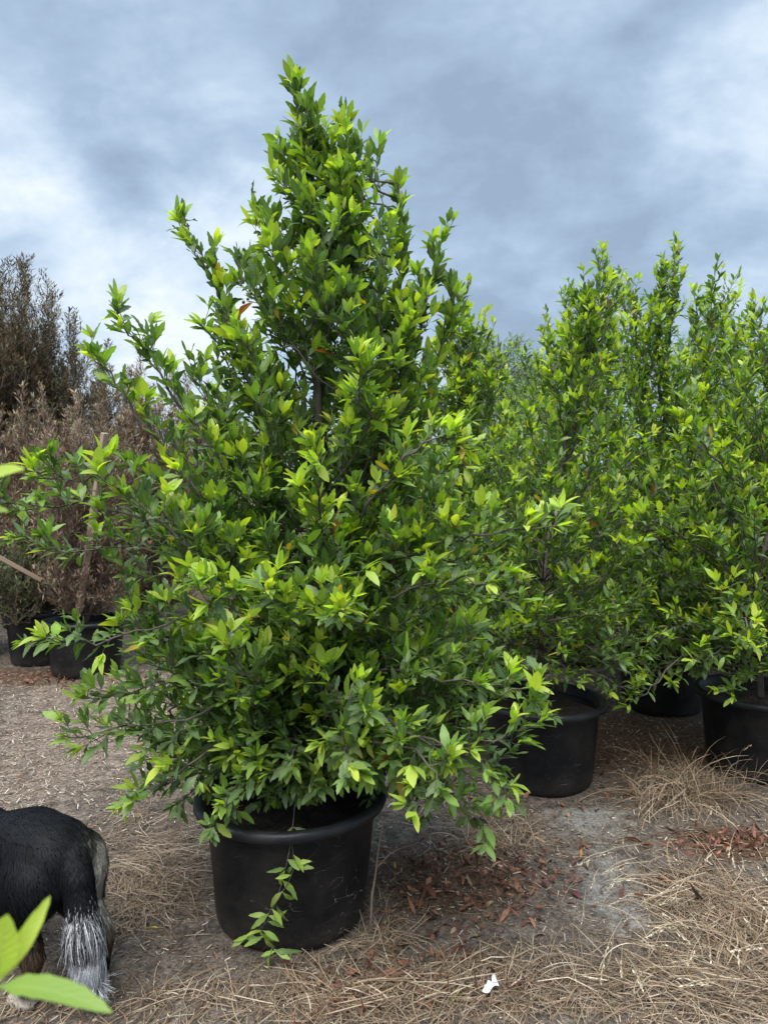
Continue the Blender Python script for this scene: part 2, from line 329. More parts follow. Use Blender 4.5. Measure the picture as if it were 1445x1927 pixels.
# ------------------------------------------------------------------ ground litter
POTS = []                               # filled below, used to keep litter out of pots
POT_SPOTS = {'main': (at(548, 1300, 2.76)[0], 2.76), 'right': (at(1018, 1300, 4.055)[0], 4.055), 'far_right': (at(1430, 1300, 4.18)[0], 4.18)}
def clear_of_pots(x, y, r=.30):
    ok = np.ones(len(x), bool)
    for (a, b) in POT_SPOTS.values(): ok &= (x-a)**2+(y-b)**2 > r*r
    return ok
def ribbons(P0, az, el, Ln, Wd, bend, col, curlz=None, seg=4, kink=None):
    """thin curved blades: start points, azimuth, elevation, length, width"""
    n = len(P0); t = np.linspace(0, 1, seg+1)
    a = az[:, None]+bend[:, None]*t[None, :]
    if kink is not None: a = a+kink[:, None]*(t[None, :] > .5)
    dx = np.cos(a)*np.cos(el)[:, None]; dy = np.sin(a)*np.cos(el)[:, None]
    e = el[:, None]*(1-2.0*t[None, :]) if curlz is None else el[:, None]+curlz[:, None]*t[None, :]
    dx = np.cos(a)*np.cos(e); dy = np.sin(a)*np.cos(e); dz = np.sin(e)
    st = Ln[:, None]/seg
    PX = P0[:, 0:1]+np.cumsum(np.concatenate([np.zeros((n, 1)), dx[:, 1:]*st], 1), 1)
    PY = P0[:, 1:2]+np.cumsum(np.concatenate([np.zeros((n, 1)), dy[:, 1:]*st], 1), 1)
    PZ = P0[:, 2:3]+np.cumsum(np.concatenate([np.zeros((n, 1)), dz[:, 1:]*st], 1), 1)
    w = Wd[:, None]*np.array([.7]+[1]*(seg-1)+[.15])[None, :]*.5
    nxv = -np.sin(a); nyv = np.cos(a); tw = rng.uniform(-.7, .7, n)[:, None]
    Lf = np.stack([PX+nxv*w, PY+nyv*w, PZ+w*tw], -1); Rt = np.stack([PX-nxv*w, PY-nyv*w, PZ-w*tw], -1)
    V = np.stack([Lf, Rt], 2).reshape(-1, 3)       # n,(seg+1),2
    base = (np.arange(n)*(seg+1)*2)[:, None]+np.arange(seg)[None, :]*2
    Q = np.stack([base, base+1, base+3, base+2], -1).reshape(-1, 4)
    C = np.repeat(col, (seg+1)*2, 0); C = np.hstack([C, np.ones((len(C), 1))])
    return V, Q, C
def sample_field(fn, n, x0, x1, y0, y1, lo=.25, mx_=1.3):
    X_, Y_ = [], []
    tot = 0
    while tot < n:
        x = rng.uniform(x0, x1, n*3); y = y0+(y1-y0)*rng.random(n*3)**1.3
        v = fn(x, y); k = (rng.random(n*3)*mx_ < v) & (v > lo) & (np.abs(x) < .62*y+.45)
        X_.append(x[k]); Y_.append(y[k]); tot += k.sum()
    return np.concatenate(X_)[:n], np.concatenate(Y_)[:n]
# straw mats
n = 8000
x, y = sample_field(F_STRAW, n, -2.3, 2.6, 1.6, 5.0)
k = clear_of_pots(x, y, .30); x, y = x[k], y[k]; n = len(x)
dirn = np.array([mnoise.noise(Vector((a*1.1, b*1.1, 5.5)))*5+.4 for a, b in zip(x, y)])
az = dirn+rng.normal(0, .75, n)+np.where(rng.random(n) < .5, np.pi, 0)
lay = rng.random(n)**1.6
P0 = np.stack([x, y, zat(x, y)+.003+.045*lay*np.clip(F_STRAW(x, y), 0, 1)], -1)
base = np.array([[.34, .245, .16], [.235, .16, .10], [.44, .345, .24], [.13, .088, .06], [.28, .21, .15], [.56, .475, .36]])
ci = rng.choice(6, n, p=[.25, .25, .15, .15, .14, .06]); col = base[ci]*rng.uniform(.7, 1.15, (n, 1))
V, Q, C = ribbons(P0, az, np.abs(rng.normal(.10, .16, n)), .025+.25*rng.random(n)**1.5, rng.uniform(.0010, .0032, n), rng.normal(0, .42, n), col, seg=5, kink=rng.normal(0, .9, n)*(rng.random(n) < .45))
o = mesh_np('straw', V, [Q], M_STRAW, attrs={'col': C}, smooth=False)
tag(o, 'mats of dry tan straw lying over the mulch', 'straw', kind='stuff')
# thin sparse straws everywhere + dead brown bits
n = 5200
y = 1.6+5.6*rng.random(n)**1.25; x = rng.uniform(-1, 1, n)*(.58*y+.3)
k = clear_of_pots(x, y, .31); x, y = x[k], y[k]; n = len(x)
P0 = np.stack([x, y, zat(x, y)+.004], -1); col = base[rng.choice(5, n)]*rng.uniform(.45, 1.05, (n, 1))
V, Q, C = ribbons(P0, rng.uniform(0, 6.28, n), np.abs(rng.normal(.04, .07, n)), rng.uniform(.03, .14, n), rng.uniform(.0012, .003, n), rng.normal(0, .9, n), col, seg=3)
o = mesh_np('dry_stalks', V, [Q], M_STRAW, attrs={'col': C}, smooth=False)
tag(o, 'loose dry stalks and fibres scattered thinly over bare soil', 'plant debris', kind='stuff')
# wood chips: small flat splinters
n = 46000
y = 1.6+6.2*rng.random(n)**1.2; x = rng.uniform(-1, 1, n)*(.58*y+.3)
w_ = .45+.55*np.clip(F_CHIPS(x, y)+.4*F_GREY(x, y)*0+.3*(x < 0), 0, 1); k = (rng.random(n) < w_*(1-.75*np.clip(F_GREY(x, y), 0, 1))) & clear_of_pots(x, y, .31); x, y = x[k], y[k]; n = len(x)
a = rng.uniform(0, 6.28, n); ln = rng.uniform(.005, .026, n)*(1+.3*(y > 3)); wd = rng.uniform(.0015, .0045, n)*(1+.5*(y > 3)); tilt = rng.normal(0, .35, n)
zc = zat(x, y)+.004
dx = np.cos(a)*ln*.5; dy = np.sin(a)*ln*.5; dz = np.sin(tilt)*ln*.5; ex = -np.sin(a)*wd*.5; ey = np.cos(a)*wd*.5
c = np.stack([x, y, zc+np.abs(dz)], -1); d = np.stack([dx, dy, dz], -1); e = np.stack([ex, ey, ex*0], -1)
th = np.array([0, 0, .0018])
V = np.stack([c-d-e, c+d-e*.5, c+d*1.1+e, c-d*.8+e*.8, c-d-e*.9+th, c+d-e*.4+th, c+d+e+th, c-d*.8+e*.7+th], 1).reshape(-1, 3); b = (np.arange(n)*8)[:, None]
Q = np.concatenate([b+[4, 5, 6, 7], b+[0, 1, 5, 4], b+[2, 3, 7, 6], b+[1, 2, 6, 5], b+[3, 0, 4, 7]])
cb = np.array([[.40, .33, .255], [.22, .165, .12], [.12, .09, .07], [.58, .50, .41], [.06, .045, .035], [.26, .13, .07]])
# darker chips where the soil is dark, pale splinters on the left
pr = rng.random(n); pale = np.clip(F_CHIPS(x, y), 0, 1)
ci = np.where(pr < .30+.25*pale, 0, np.where(pr < .55+.15*pale, 1, np.where(pr < .72, 2, np.where(pr < .78+.1*pale, 3, np.where(pr < .93, 4, 5)))))
C = np.repeat(cb[ci]*rng.uniform(.7, 1.25, (n, 1)), 8, 0); C = np.hstack([C, np.ones((len(C), 1))])
o = mesh_np('wood_chips', V, [Q], M_CHIP, attrs={'col': C}, smooth=False)
tag(o, 'small pale and brown wood chips strewn over the earth', 'wood chips', kind='stuff')

# ------------------------------------------------------------------ leaves
def leaf_mesh(LV, stations=8, teeth=.1, fold=.22):
    """LV: dict of arrays pos,dir,nrm,L,W,col,curl,age -> V, quads, attrs"""
    n = len(LV['L']); t = np.linspace(0, 1, stations+1)
    prof = np.sin(np.pi*np.clip((t-.05)/.95, 0, 1)**.90)**.72; prof[0] = .05; prof[-1] = .02; prof[1] = min(prof[1], .28) if stations > 6 else prof[1]
    tooth = np.where(np.arange(stations+1) % 2 == 0, 1, 0)
    D = unit(LV['dir']); Nn = LV['nrm']-np.sum(LV['nrm']*D, 1)[:, None]*D; Nn = unit(Nn); B = np.cross(Nn, D)
    Lh, Wh, cu, age = LV['L'], LV['W'], LV['curl'], LV['age']
    tt = t[None, :]; w = Wh[:, None]*prof[None, :]*(1-tooth[None, :]*teeth*(1.5-age[:, None])*(tt > .12)*(tt < .95))*.5
    if stations > 6: w = w*(1+rng.normal(0, .045, w.shape))
    cx_ = Lh[:, None]*tt*(1-.12*np.abs(cu)[:, None]*tt); cz = -cu[:, None]*Lh[:, None]*tt**2*.5
    wave = rng.uniform(0, 6.28, n)[:, None]; wv = np.sin(wave+tt*9)*w*.22*(1.2-age[:, None])
    sb = rng.normal(0, .06, n)[:, None]*Lh[:, None]*tt**2
    fd = fold*rng.uniform(.3, 1.8, n)[:, None]
    P = LV['pos'][:, None, :]+D[:, None, :]*cx_[..., None]
    mid = P+Nn[:, None, :]*cz[..., None]+B[:, None, :]*sb[..., None]
    lf = P+Nn[:, None, :]*(cz+fd*w+wv)[..., None]+B[:, None, :]*(sb-w)[..., None]
    rt = P+Nn[:, None, :]*(cz+fd*w-wv)[..., None]+B[:, None, :]*(sb+w)[..., None]
    V = np.stack([lf, mid, rt], 2).reshape(-1, 3); m = (stations+1)*3
    b = (np.arange(n)*m)[:, None, None]+(np.arange(stations)*3)[None, :, None]
    Q = np.concatenate([(b+np.array([0, 1, 4, 3])).reshape(-1, 4), (b+np.array([1, 2, 5, 4])).reshape(-1, 4)])
    C = np.repeat(LV['col'], m, 0); C = np.hstack([C, np.ones((len(C), 1))])
    lv = np.zeros((n, stations+1, 3, 3)); lv[:, :, 0, 0] = -1; lv[:, :, 2, 0] = 1; lv[:, :, :, 1] = t[None, :, None]; lv[:, :, :, 2] = age[:, None, None]
    return V, [Q], {'col': C, 'lv': lv.reshape(-1, 3)}
PAL_GREEN = [(0, (.046, .084, .044)), (.25, (.080, .145, .056)), (.45, (.135, .245, .050)), (.72, (.275, .43, .045)), (1, (.47, .60, .07))]
PAL_BACK = [(0, (.036, .070, .030)), (.25, (.066, .125, .038)), (.45, (.125, .23, .038)), (.72, (.29, .44, .038)), (1, (.46, .58, .05))]
PAL_PURPLE = [(0, (.07, .045, .042)), (.35, (.145, .085, .085)), (.6, (.235, .135, .14)), (.82, (.31, .18, .18)), (1, (.44, .31, .28))]
PAL_DARK = [(0, (.035, .024, .020)), (.4, (.075, .045, .038)), (.7, (.13, .075, .062)), (1, (.18, .11, .09))]
PAL_LOWGREEN = [(0, (.025, .030, .016)), (.4, (.05, .065, .03)), (.7, (.12, .14, .07)), (1, (.24, .22, .14))]
PAL_FAR = [(0, (.10, .16, .08)), (.5, (.18, .28, .13)), (1, (.28, .39, .19))]
def palette(p, a):
    ks = [q[0] for q in p]; return np.stack([np.interp(a, ks, [q[1][c] for q in p]) for c in range(3)], -1)

class Tree:
    def __init__(s, seed, pal, leafL=.085, wr=.34, odd=.006, upb=.5, droop=.25):
        s.r = np.random.default_rng(seed); s.pal = pal; s.L = leafL; s.wr = wr; s.odd = odd; s.up = upb; s.droop = droop
        s.main = []; s.lim = []; s.tw = []; s.lv = []; s.young = 0.0
    def add_leaves(s, P, D, Nn, Ln, age, curl=None, wr=None):
        s.lv.append((P, D, Nn, Ln, age, curl if curl is not None else s.r.normal(s.droop, .45, len(Ln)), np.full(len(Ln), wr or s.wr)*s.r.uniform(.82, 1.15, len(Ln))))
    def leafy(s, pts, t0=.1, spacing=.017, size=1.0, young=0., up=None, tip=6, ang=.95):
        r = s.r; up = s.up if up is None else up
        seg = np.linalg.norm(np.diff(pts, axis=0), axis=1); cum = np.concatenate([[0], np.cumsum(seg)]); tot = cum[-1]
        n = max(1, int(tot*(1-t0)/spacing)); u = np.linspace(t0*tot, tot, n)+r.normal(0, spacing*.2, n); u = np.clip(u, 0, tot)
        P = np.stack([np.interp(u, cum, pts[:, c]) for c in range(3)], -1)
        P2 = np.stack([np.interp(np.clip(u+.01, 0, tot+.01), cum, pts[:, c]) for c in range(3)], -1)
        tend = unit(pts[-1]-pts[-2]); T = P2-P; T[np.linalg.norm(T, axis=1) < 1e-4] = tend; T = unit(T)
        f = u/tot; kt = max(2, tip-2-int(r.integers(0, 3)))
        P = np.vstack([P, np.repeat(pts[-1:], kt, 0)-tend*r.uniform(0, .012, kt)[:, None]]); T = np.vstack([T, np.repeat(tend[None], kt, 0)]); f = np.concatenate([f, np.full(kt, 1.)])
        m = n+kt; ph = np.arange(m)*2.4+r.uniform(0, 6.28)
        a_ = np.cross(T, [0, 0, 1.]); bad = np.linalg.norm(a_, axis=1) < .05; a_[bad] = [1, 0, 0]; a_ = unit(a_); b_ = np.cross(a_, T)
        rad = a_*np.cos(ph)[:, None]*1.15+b_*np.sin(ph)[:, None]*.8
        an = ang*r.uniform(.75, 1.2, m); an[n:] = r.uniform(.25, .75, kt)
        D = T*np.cos(an)[:, None]+rad*np.sin(an)[:, None]; D[:, 2] += up*r.uniform(.3, 1.0, m); D = unit(D+r.normal(0, .22, (m, 3)))
        Nn = np.array([0, 0, 1.])+r.normal(0, .28, (m, 3))-.55*T*(D @ np.array([0, 0, 1.]))[:, None]
        Nn = Nn - .3*D
        Ln = s.L*size*r.uniform(.55, 1.2, m)*np.where(f > .97, r.uniform(.6, 1.05, m), 1)
        age = np.clip(.02+.38*r.random(m)+young*(f**3)*r.uniform(.6, 1.25, m), 0, 1)
        s.add_leaves(P, D, Nn, Ln, age)
    def twigs(s, limb, t0, spacing, tl, r0, young, up=None, upw=.35, tip=6, sub=.42, size=1.0, lsp=.0155):
        r = s.r; seg = np.linalg.norm(np.diff(limb, axis=0), axis=1); cum = np.concatenate([[0], np.cumsum(seg)]); tot = cum[-1]
        u = t0*tot; k = 0
        while u < tot:
            f = u/tot; p = np.array([np.interp(u, cum, limb[:, c]) for c in range(3)]); q = np.array([np.interp(min(u+.02, tot), cum, limb[:, c]) for c in range(3)])
            T = unit(q-p) if np.linalg.norm(q-p) > 1e-4 else unit(limb[-1]-limb[-2])
            rd = unit(np.cross(T, r.normal(0, 1, 3)))
            d = unit(T*r.uniform(.5, 1.0)+rd*.8+np.array([0, 0, upw])); ln = tl*(1-.55*f)*r.uniform(.6, 1.2)
            pts = [p]; dd = d
            for j in range(4): dd = unit(dd+r.normal(0, .13, 3)+np.array([0, 0, .10*upw/.35])); pts.append(pts[-1]+dd*ln/4)
            pts = np.array(pts); s.tw.append((pts, r0, r0*.4))
            yy = young*r.uniform(.75, 1.3) if r.random() < .6 else young*r.uniform(.1, .6)
            s.leafy(pts, .12, lsp, size, yy, up, tip)
            if r.random() < sub:
                d2 = unit(dd+unit(np.cross(dd, r.normal(0, 1, 3)))*.8); p2 = pts[2]; pt2 = np.array([p2, p2+d2*ln*.3, p2+d2*ln*.5+[0, 0, .015]]); s.tw.append((pt2, r0*.7, r0*.4)); s.leafy(pt2, .2, lsp, size, yy, up, tip)
            u += spacing*r.uniform(.6, 1.4); k += 1
    def limb(s, pts, r0, r1=.0018, young=.5, t0=.3, spacing=.06, tl=.2, main=False, up=None, upw=.35, n=14, wob=.012, tip=7, **k):
        P = catmull(pts, n); P[1:-1] += s.r.normal(0, wob, (n-2, 3)); (s.main if main else s.lim).append((P, r0, r1))
        s.twigs(P, t0, spacing, tl, .0022, young, up, upw, tip, **k)
        seg = P[int(n*.65):]; s.leafy(seg, 0, .02, k.get('size', 1.0), young, up, tip); return P
    def finish(s, root, mat_leaf, bark, stations, teeth, trunk, parts=True, keep=None):
        b = MB()
        for P, r0, r1, kk in trunk: b.tube(P, np.linspace(r0, r1, len(P)), kk)
        b.build('trunk', bark, root)
        if parts:
            for P, r0, r1 in s.main: bb = MB(); bb.tube(P, np.linspace(r0, r1, len(P)), 6); bb.build('branch', bark, root)
        bb = MB()
        for P, r0, r1 in (s.lim if parts else s.main+s.lim): bb.tube(P, np.linspace(r0, r1, len(P)), 5)
        for P, r0, r1 in s.tw: bb.tube(P, np.linspace(r0, r1, len(P)), 3, False)
        if bb.n: bb.build('twigs', bark, root)
        c = [np.concatenate(q) for q in zip(*s.lv)]
        if keep is not None:
            m = keep(c[0]); c = [q[m] for q in c]
        age = c[4]; col = palette(s.pal, age)*s.r.uniform(.82, 1.18, (len(age), 1))*(1+s.r.normal(0, .05, (len(age), 3)))
        od = s.r.random(len(age)); col[od < s.odd] = (.42, .30, .03); col[(od > 1-s.odd*.35)] = (.20, .05, .03)
        LV = dict(pos=c[0], dir=c[1], nrm=c[2], L=c[3], W=c[3]*c[6], age=age, curl=c[5], col=np.clip(col, .004, 1))
        V, F, A = leaf_mesh(LV, stations, teeth)
        o = mesh_np('crown', V, F, mat_leaf, root, True, A); return len(age)

# ------------------------------------------------------------------ pots
def pot_meshes(h=.46, mat=M_POT, ro=.360, rb=.278):
    rw = ro-.045
    body = [(0, .004), (rb-.03, .004), (rb-.008, .010), (rb, .028), (rb+.004, .05)]
    for t in np.linspace(.12, 1, 12): body.append((rb+.004+(rw-rb-.004)*t, .05+(h-.035-.05)*t))
    a = MB(); a.lathe(body+[(rw-.008, h-.035), (rw-.012, h-.10), (rw-.03, h-.30)], 72)
    c = MB(); pr = [(rw-.010, h-.06)]
    for q in np.linspace(-150, 190, 15): pr.append((ro-.020+.020*math.cos(R(-q)), h-.020+.020*math.sin(R(-q))*-1))
    c.lathe([(rw-.006, h-.045), (ro-.022, h-.043), (ro-.006, h-.036), (ro, h-.022), (ro-.004, h-.008), (ro-.014, h-.001), (ro-.026, h), (ro-.036, h-.006), (ro-.046, h-.02), (rw-.012, h-.05)], 72)
    s_ = MB(); k = 48; rr = np.linspace(0, rw-.011, 14); th = np.linspace(0, 2*np.pi, k, endpoint=False)
    V = []
    for r_ in rr:
        for t in th: V.append((r_*math.cos(t), r_*math.sin(t), h-.085+.030*(1-r_/rw)+.016*mnoise.noise(Vector((r_*math.cos(t)*9, r_*math.sin(t)*9, h*9)))))
    i = np.arange(len(rr)-1)[:, None]*k; j = np.arange(k)[None, :]; s_.add(V, np.stack([i+j, i+(j+1) % k, i+k+(j+1) % k, i+k+j], -1).reshape(-1, 4)[:, ::-1])
    
    for mb in (a, c):
        for V in mb.V: th_ = np.arctan2(V[:, 1], V[:, 0]); q = 1+.010*np.sin(2*th_+.6)+.005*np.sin(3*th_+V[:, 2]*9); V[:, 0] *= q; V[:, 1] *= q
    return a, c, s_
POT_PROTO = {}
def pot(x, y, label, h=.46, scale=1., group='black nursery pots', main=False):
    key = (h, main)
    t = thing('plant_pot', label, 'plant pot', (x, y, float(zat(np.array([x]), np.array([y]))[0])-.004), rng.uniform(0, 6), group); t.scale = (scale,)*3
    if key not in POT_PROTO:
        a, c, s_ = pot_meshes(h); m = M_POT if main else M_POT2
        POT_PROTO[key] = [a.build('pot_wall', m, t), c.build('rim', m, t), s_.build('soil', M_SOIL, t)]
        return t
    for ch in POT_PROTO[key]:
        q = ch.copy(); COL.objects.link(q); q.parent = t
    return t

mx_, my_ = POT_SPOTS['main']
mp = pot(mx_, my_, 'large scratched black pot holding the tallest tree, in the foreground', main=True); mp.rotation_euler[2] = .5
# curled dry leaves on the soil of the big pot
# ------------------------------------------------------------------ main tree
T = Tree(5, PAL_GREEN, leafL=.075, wr=.37, upb=.55)
D0 = 2.83
def A(*p): return np.array([at(*q) for q in p])
S1 = catmull(A((566, 1530, D0), (575, 1400, D0), (592, 1200, D0), (603, 950, D0), (597, 700, D0), (592, 450, 2.83), (583, 300, 2.83), (565, 225, 2.83), (549, 155, 2.83)), 40)
S2 = catmull(A((603, 985, D0), (632, 920, 2.88), (648, 780, 2.9), (652, 600, 2.9), (668, 430, 2.88), (652, 300, 2.88), (655, 225, 2.88)), 26)
S3 = catmull(A((598, 1120, D0), (650, 1000, 2.75), (690, 860, 2.75), (735, 680, 2.8), (755, 500, 2.82), (750, 345, 2.82)), 26)
trunk = [(S1, .030, .003, 8), (S2, .016, .003, 7), (S3, .015, .003, 7)]
for st, t0, tl in ((S1[22:], .0, .12), (S2[12:], .0, .10), (S3[14:], .15, .10)):
    T.twigs(st, t0, .036, tl, .0024, .62, .5, .75, 6); T.leafy(st[-6:], 0, .014, .95, .6, .6, 7)
zof = lambda py, D=D0: at(0, py, D)[2]
def s1(py):
    z = zof(py); i = np.argmin(np.abs(S1[:, 2]-z)); return S1[i]
LIMBS = [  # start py on the leader, control points (px, py, depth), base radius, young, droop/upturn
 (1040, [(520, 850, 2.72), (440, 640, 2.7), (385, 500, 2.7), (342, 420, 2.7)], .011, .75, .6),
 (1100, [(470, 920, 2.62), (330, 745, 2.6), (270, 660, 2.6), (218, 595, 2.6)], .012, .7, .55),
 (1160, [(430, 1000, 2.6), (300, 830, 2.5), (215, 720, 2.5), (165, 665, 2.5)], .011, .7, .5),
 (1210, [(470, 1090, 2.65), (340, 1005, 2.55), (180, 955, 2.5), (60, 948, 2.5), (-60, 952, 2.5)], .012, .45, .3),
 (1230, [(400, 1060, 2.45), (280, 960, 2.35), (170, 905, 2.3), (70, 900, 2.3)], .008, .8, .5),
 (1270, [(430, 1160, 2.5), (300, 1175, 2.4), (180, 1210, 2.35), (85, 1200, 2.35)], .009, .65, .3),
 (1240, [(420, 1100, 2.9), (260, 1030, 2.9), (120, 1040, 2.9), (30, 1010, 2.9)], .008, .4, .3),
 (1350, [(450, 1320, 2.5), (330, 1360, 2.4), (220, 1372, 2.35), (130, 1388, 2.3)], .008, .5, .15),
 (1410, [(480, 1390, 2.55), (380, 1420, 2.4), (300, 1480, 2.35), (228, 1520, 2.3)], .008, .7, .0),
 (1380, [(470, 1300, 2.5), (340, 1280, 2.45), (240, 1300, 2.4), (160, 1310, 2.4)], .008, .45, .1),
 (1160, [(720, 1070, 2.6), (850, 1020, 2.5), (950, 1000, 2.42), (1050, 990, 2.4)], .012, .85, .35),
 (1200, [(730, 1120, 2.5), (860, 1090, 2.4), (940, 1110, 2.35), (960, 1150, 2.35)], .009, .6, .1),
 (1100, [(690, 960, 2.5), (770, 860, 2.4), (840, 820, 2.35), (875, 850, 2.35)], .010, .95, .35),
 (1020, [(700, 830, 2.75), (780, 640, 2.8), (815, 520, 2.8), (832, 450, 2.8)], .010, .65, .6),
 (1040, [(710, 880, 2.85), (800, 720, 2.9), (845, 610, 2.9), (858, 550, 2.9)], .010, .65, .6),
 (1280, [(720, 1260, 2.5), (830, 1270, 2.4), (930, 1300, 2.3), (1005, 1290, 2.3)], .010, .75, .25),
 (1330, [(720, 1360, 2.4), (830, 1400, 2.3), (930, 1390, 2.25), (1020, 1350, 2.25)], .010, .8, .2),
 (1400, [(700, 1400, 2.35), (790, 1420, 2.2), (820, 1470, 2.15), (780, 1530, 2.1)], .008, .75, -.2),
 (1380, [(720, 1380, 2.4), (840, 1410, 2.3), (920, 1450, 2.25), (960, 1480, 2.2)], .008, .6, -.1),
 (1400, [(740, 1440, 2.4), (830, 1490, 2.3), (880, 1530, 2.3), (915, 1565, 2.3)], .007, .3, -.3),
 (1200, [(560, 1180, 2.35), (530, 1140, 2.2), (505, 1110, 2.12)], .008, 1.0, .5),
 (1100, [(600, 980, 2.4), (600, 910, 2.25), (598, 870, 2.2)], .008, .95, .6),
 (1180, [(640, 1160, 2.4), (620, 1150, 2.25), (640, 1140, 2.1)], .007, .85, .5),
 (1360, [(620, 1350, 2.4), (650, 1400, 2.2), (660, 1440, 2.1)], .007, .7, -.1),
 (1330, [(600, 1300, 2.4), (650, 1310, 2.2), (690, 1320, 2.1)], .007, .8, .2),
 (1300, [(520, 1280, 2.4), (470, 1270, 2.2), (430, 1210, 2.15)], .007, .7, .4),
 (1420, [(530, 1430, 2.5), (470, 1470, 2.4), (400, 1560, 2.35)], .006, .5, -.3),
 (1250, [(500, 1180, 2.4), (420, 1130, 2.2), (390, 1140, 2.15)], .007, .8, .4),
 (1000, [(690, 820, 2.5), (680, 740, 2.35), (690, 690, 2.3)], .007, .85, .6),
]
for py, cps, r0, yg, upd in LIMBS:
    st = s1(py); pts = np.vstack([st, A(*cps)])
    T.limb(pts, r0*.62, young=yg*1.1, t0=.25, spacing=.045, tl=.17 if upd > 0 else .13, main=True, up=.25+.5*upd, upw=.08+.75*max(upd, -.1), n=16, wob=.008, tip=8)
# envelope: photo column widths at each height
EY = [1530, 1450, 1300, 1150, 1000, 900, 800, 700, 600, 500, 420, 350, 280, 200, 130]
EL = [270, 340, 395, 410, 385, 360, 330, 290, 248, 195, 130, 70, 36, 18, 6]
ER = [300, 380, 410, 390, 355, 310, 275, 250, 235, 205, 145, 58, 28, 18, 6]
ez = np.array([zof(v) for v in EY])[::-1] if False else np.array([zof(v) for v in EY])
def env(z, az):
    l = np.interp(z, ez, EL)*D0/FPX; r_ = np.interp(z, ez, ER)*D0/FPX
    c = math.cos(az); side = r_ if c > 0 else l; fb = (l+r_)/2*.86
    return 1/math.sqrt((c/side)**2+(math.sin(az)/fb)**2)
ze = np.array([ez[0]+.06, ez[-1]-.25])
NL = 210
for i in range(NL):
    f = (i+.5)/NL; zt = ze[0]+(ze[1]-ze[0])*f**1.6
    az = i*2.39996; rad = env(zt, az)*T.r.uniform(.62, .98)
    if math.sin(az) < -.3 and zt < .95: rad *= .8; zt += .16
    if math.sin(az) < -.93 and 1.5 < zt < 2.3: continue
    el = np.interp(f, [0, .25, .6, 1], [-.15, .15, .75, 1.15])
    zs = max(zt-rad*math.tan(el)*1.0, .62 if f < .3 else .75); j = np.argmin(np.abs(S1[:, 2]-zs)); st = S1[j]
    if f > .45 and i % 3 == 0: j = np.argmin(np.abs(S3[:, 2]-zs)); st = S3[j]
    if f > .45 and i % 3 == 1: j = np.argmin(np.abs(S2[:, 2]-zs)); st = S2[j]
    ax = S1[np.argmin(np.abs(S1[:, 2]-zt))]
    en = np.array([ax[0]+rad*math.cos(az), ax[1]+rad*math.sin(az), zt])
    md = st*.5+en*.5+np.array([0, 0, -.12*rad if f > .25 else .10*rad])
    yg = np.interp(f, [0, .3, .5, 1], [.28, .42, .62, .74])
    T.limb([st, md, en], .0048, young=yg*T.r.uniform(.55, 1.25), t0=.22, spacing=.050, tl=.20, up=np.interp(f, [0, .2, .6], [.1, .35, .6]), upw=np.interp(f, [0, .2, .6], [.05, .3, .6]), n=10, wob=.012, tip=6)
root = thing('tree', 'tall conical broadleaf tree with bright new leaves in the large foreground pot', 'tree', (0, 0, 0))
# the root Empty sits at the trunk base
def rooted(root, base):
    root.location = tuple(base)
    for ch in root.children: ch.matrix_parent_inverse = Matrix.Translation(-Vector(base))
# the sprig that hangs over the pot's front
H = catmull(A((560, 1440, 2.60), (556, 1500, 2.50), (548, 1580, 2.44), (533, 1650, 2.43), (500, 1740, 2.45), (425, 1775, 2.5)), 14)
H2 = catmull(A((548, 1580, 2.44), (552, 1640, 2.43), (518, 1700, 2.42), (495, 1740, 2.42), (500, 1770, 2.42), (520, 1790, 2.42)), 12)
T.main.append((H, .0022, .001)); T.tw.append((H2, .002, .001))
def hanging(P, n, t0=.25, t1=1., sz=.8):
    r = T.r; u = np.sort(r.uniform(t0, t1, n)); idx = u*(len(P)-1); i0 = np.clip(idx.astype(int), 0, len(P)-2); q = P[i0]+(P[i0+1]-P[i0])*(idx-i0)[:, None]
    D = np.stack([r.choice([-1, 1], n)*r.uniform(.3, 1, n), r.uniform(-.6, 0, n), r.uniform(-1, .35, n)], -1)
    T.add_leaves(q, unit(D), np.stack([r.normal(0, .6, n), -np.ones(n)*.7, r.uniform(0, 1, n)], -1), T.L*sz*r.uniform(.7, 1.05, n), r.uniform(.35, .85, n), r.normal(.5, .5, n), .27)
hanging(H, 15, .3, .95, 1.0); hanging(H2, 20, .05, 1., 1.0)
# fallen pale leaves lying on the soil in the pot
nleaf = T.finish(root, M_LEAF, M_BARK, 8, .16, trunk); rooted(root, S1[0])
print('main leaves', nleaf)
# berry clusters along older wood
import bmesh
def sph(r=.0045, sub=1):
    bm = bmesh.new(); bmesh.ops.create_icosphere(bm, subdivisions=sub, radius=r); V = np.array([v.co[:] for v in bm.verts]); F = np.array([[v.index for v in f.verts] for f in bm.faces]); bm.free(); return V, F
sv, sf = sph(.0060, 2)
cl_mesh = []
for q in range(5):
    b = MB(); rr = random.Random(q); st = catmull([(0, 0, 0), (.012, .004, -.012), (.02, 0, -.035)], 5); b.tube(st, .001, 4)
    for k in range(9 if q else 6):
        p = st[k % 5]+np.array([rr.uniform(-.019, .019), rr.uniform(-.019, .019), rr.uniform(-.02, .012)]); V = sv*[1, 1, 1.18]*rr.uniform(.8, 1.1)+p; b.add(V, None, sf)
    cl_mesh.append(b)
protos = []
cand = [P for P, a, c in T.lim if len(P) == 10]+[P for P, a, c in T.main if len(P) == 16]
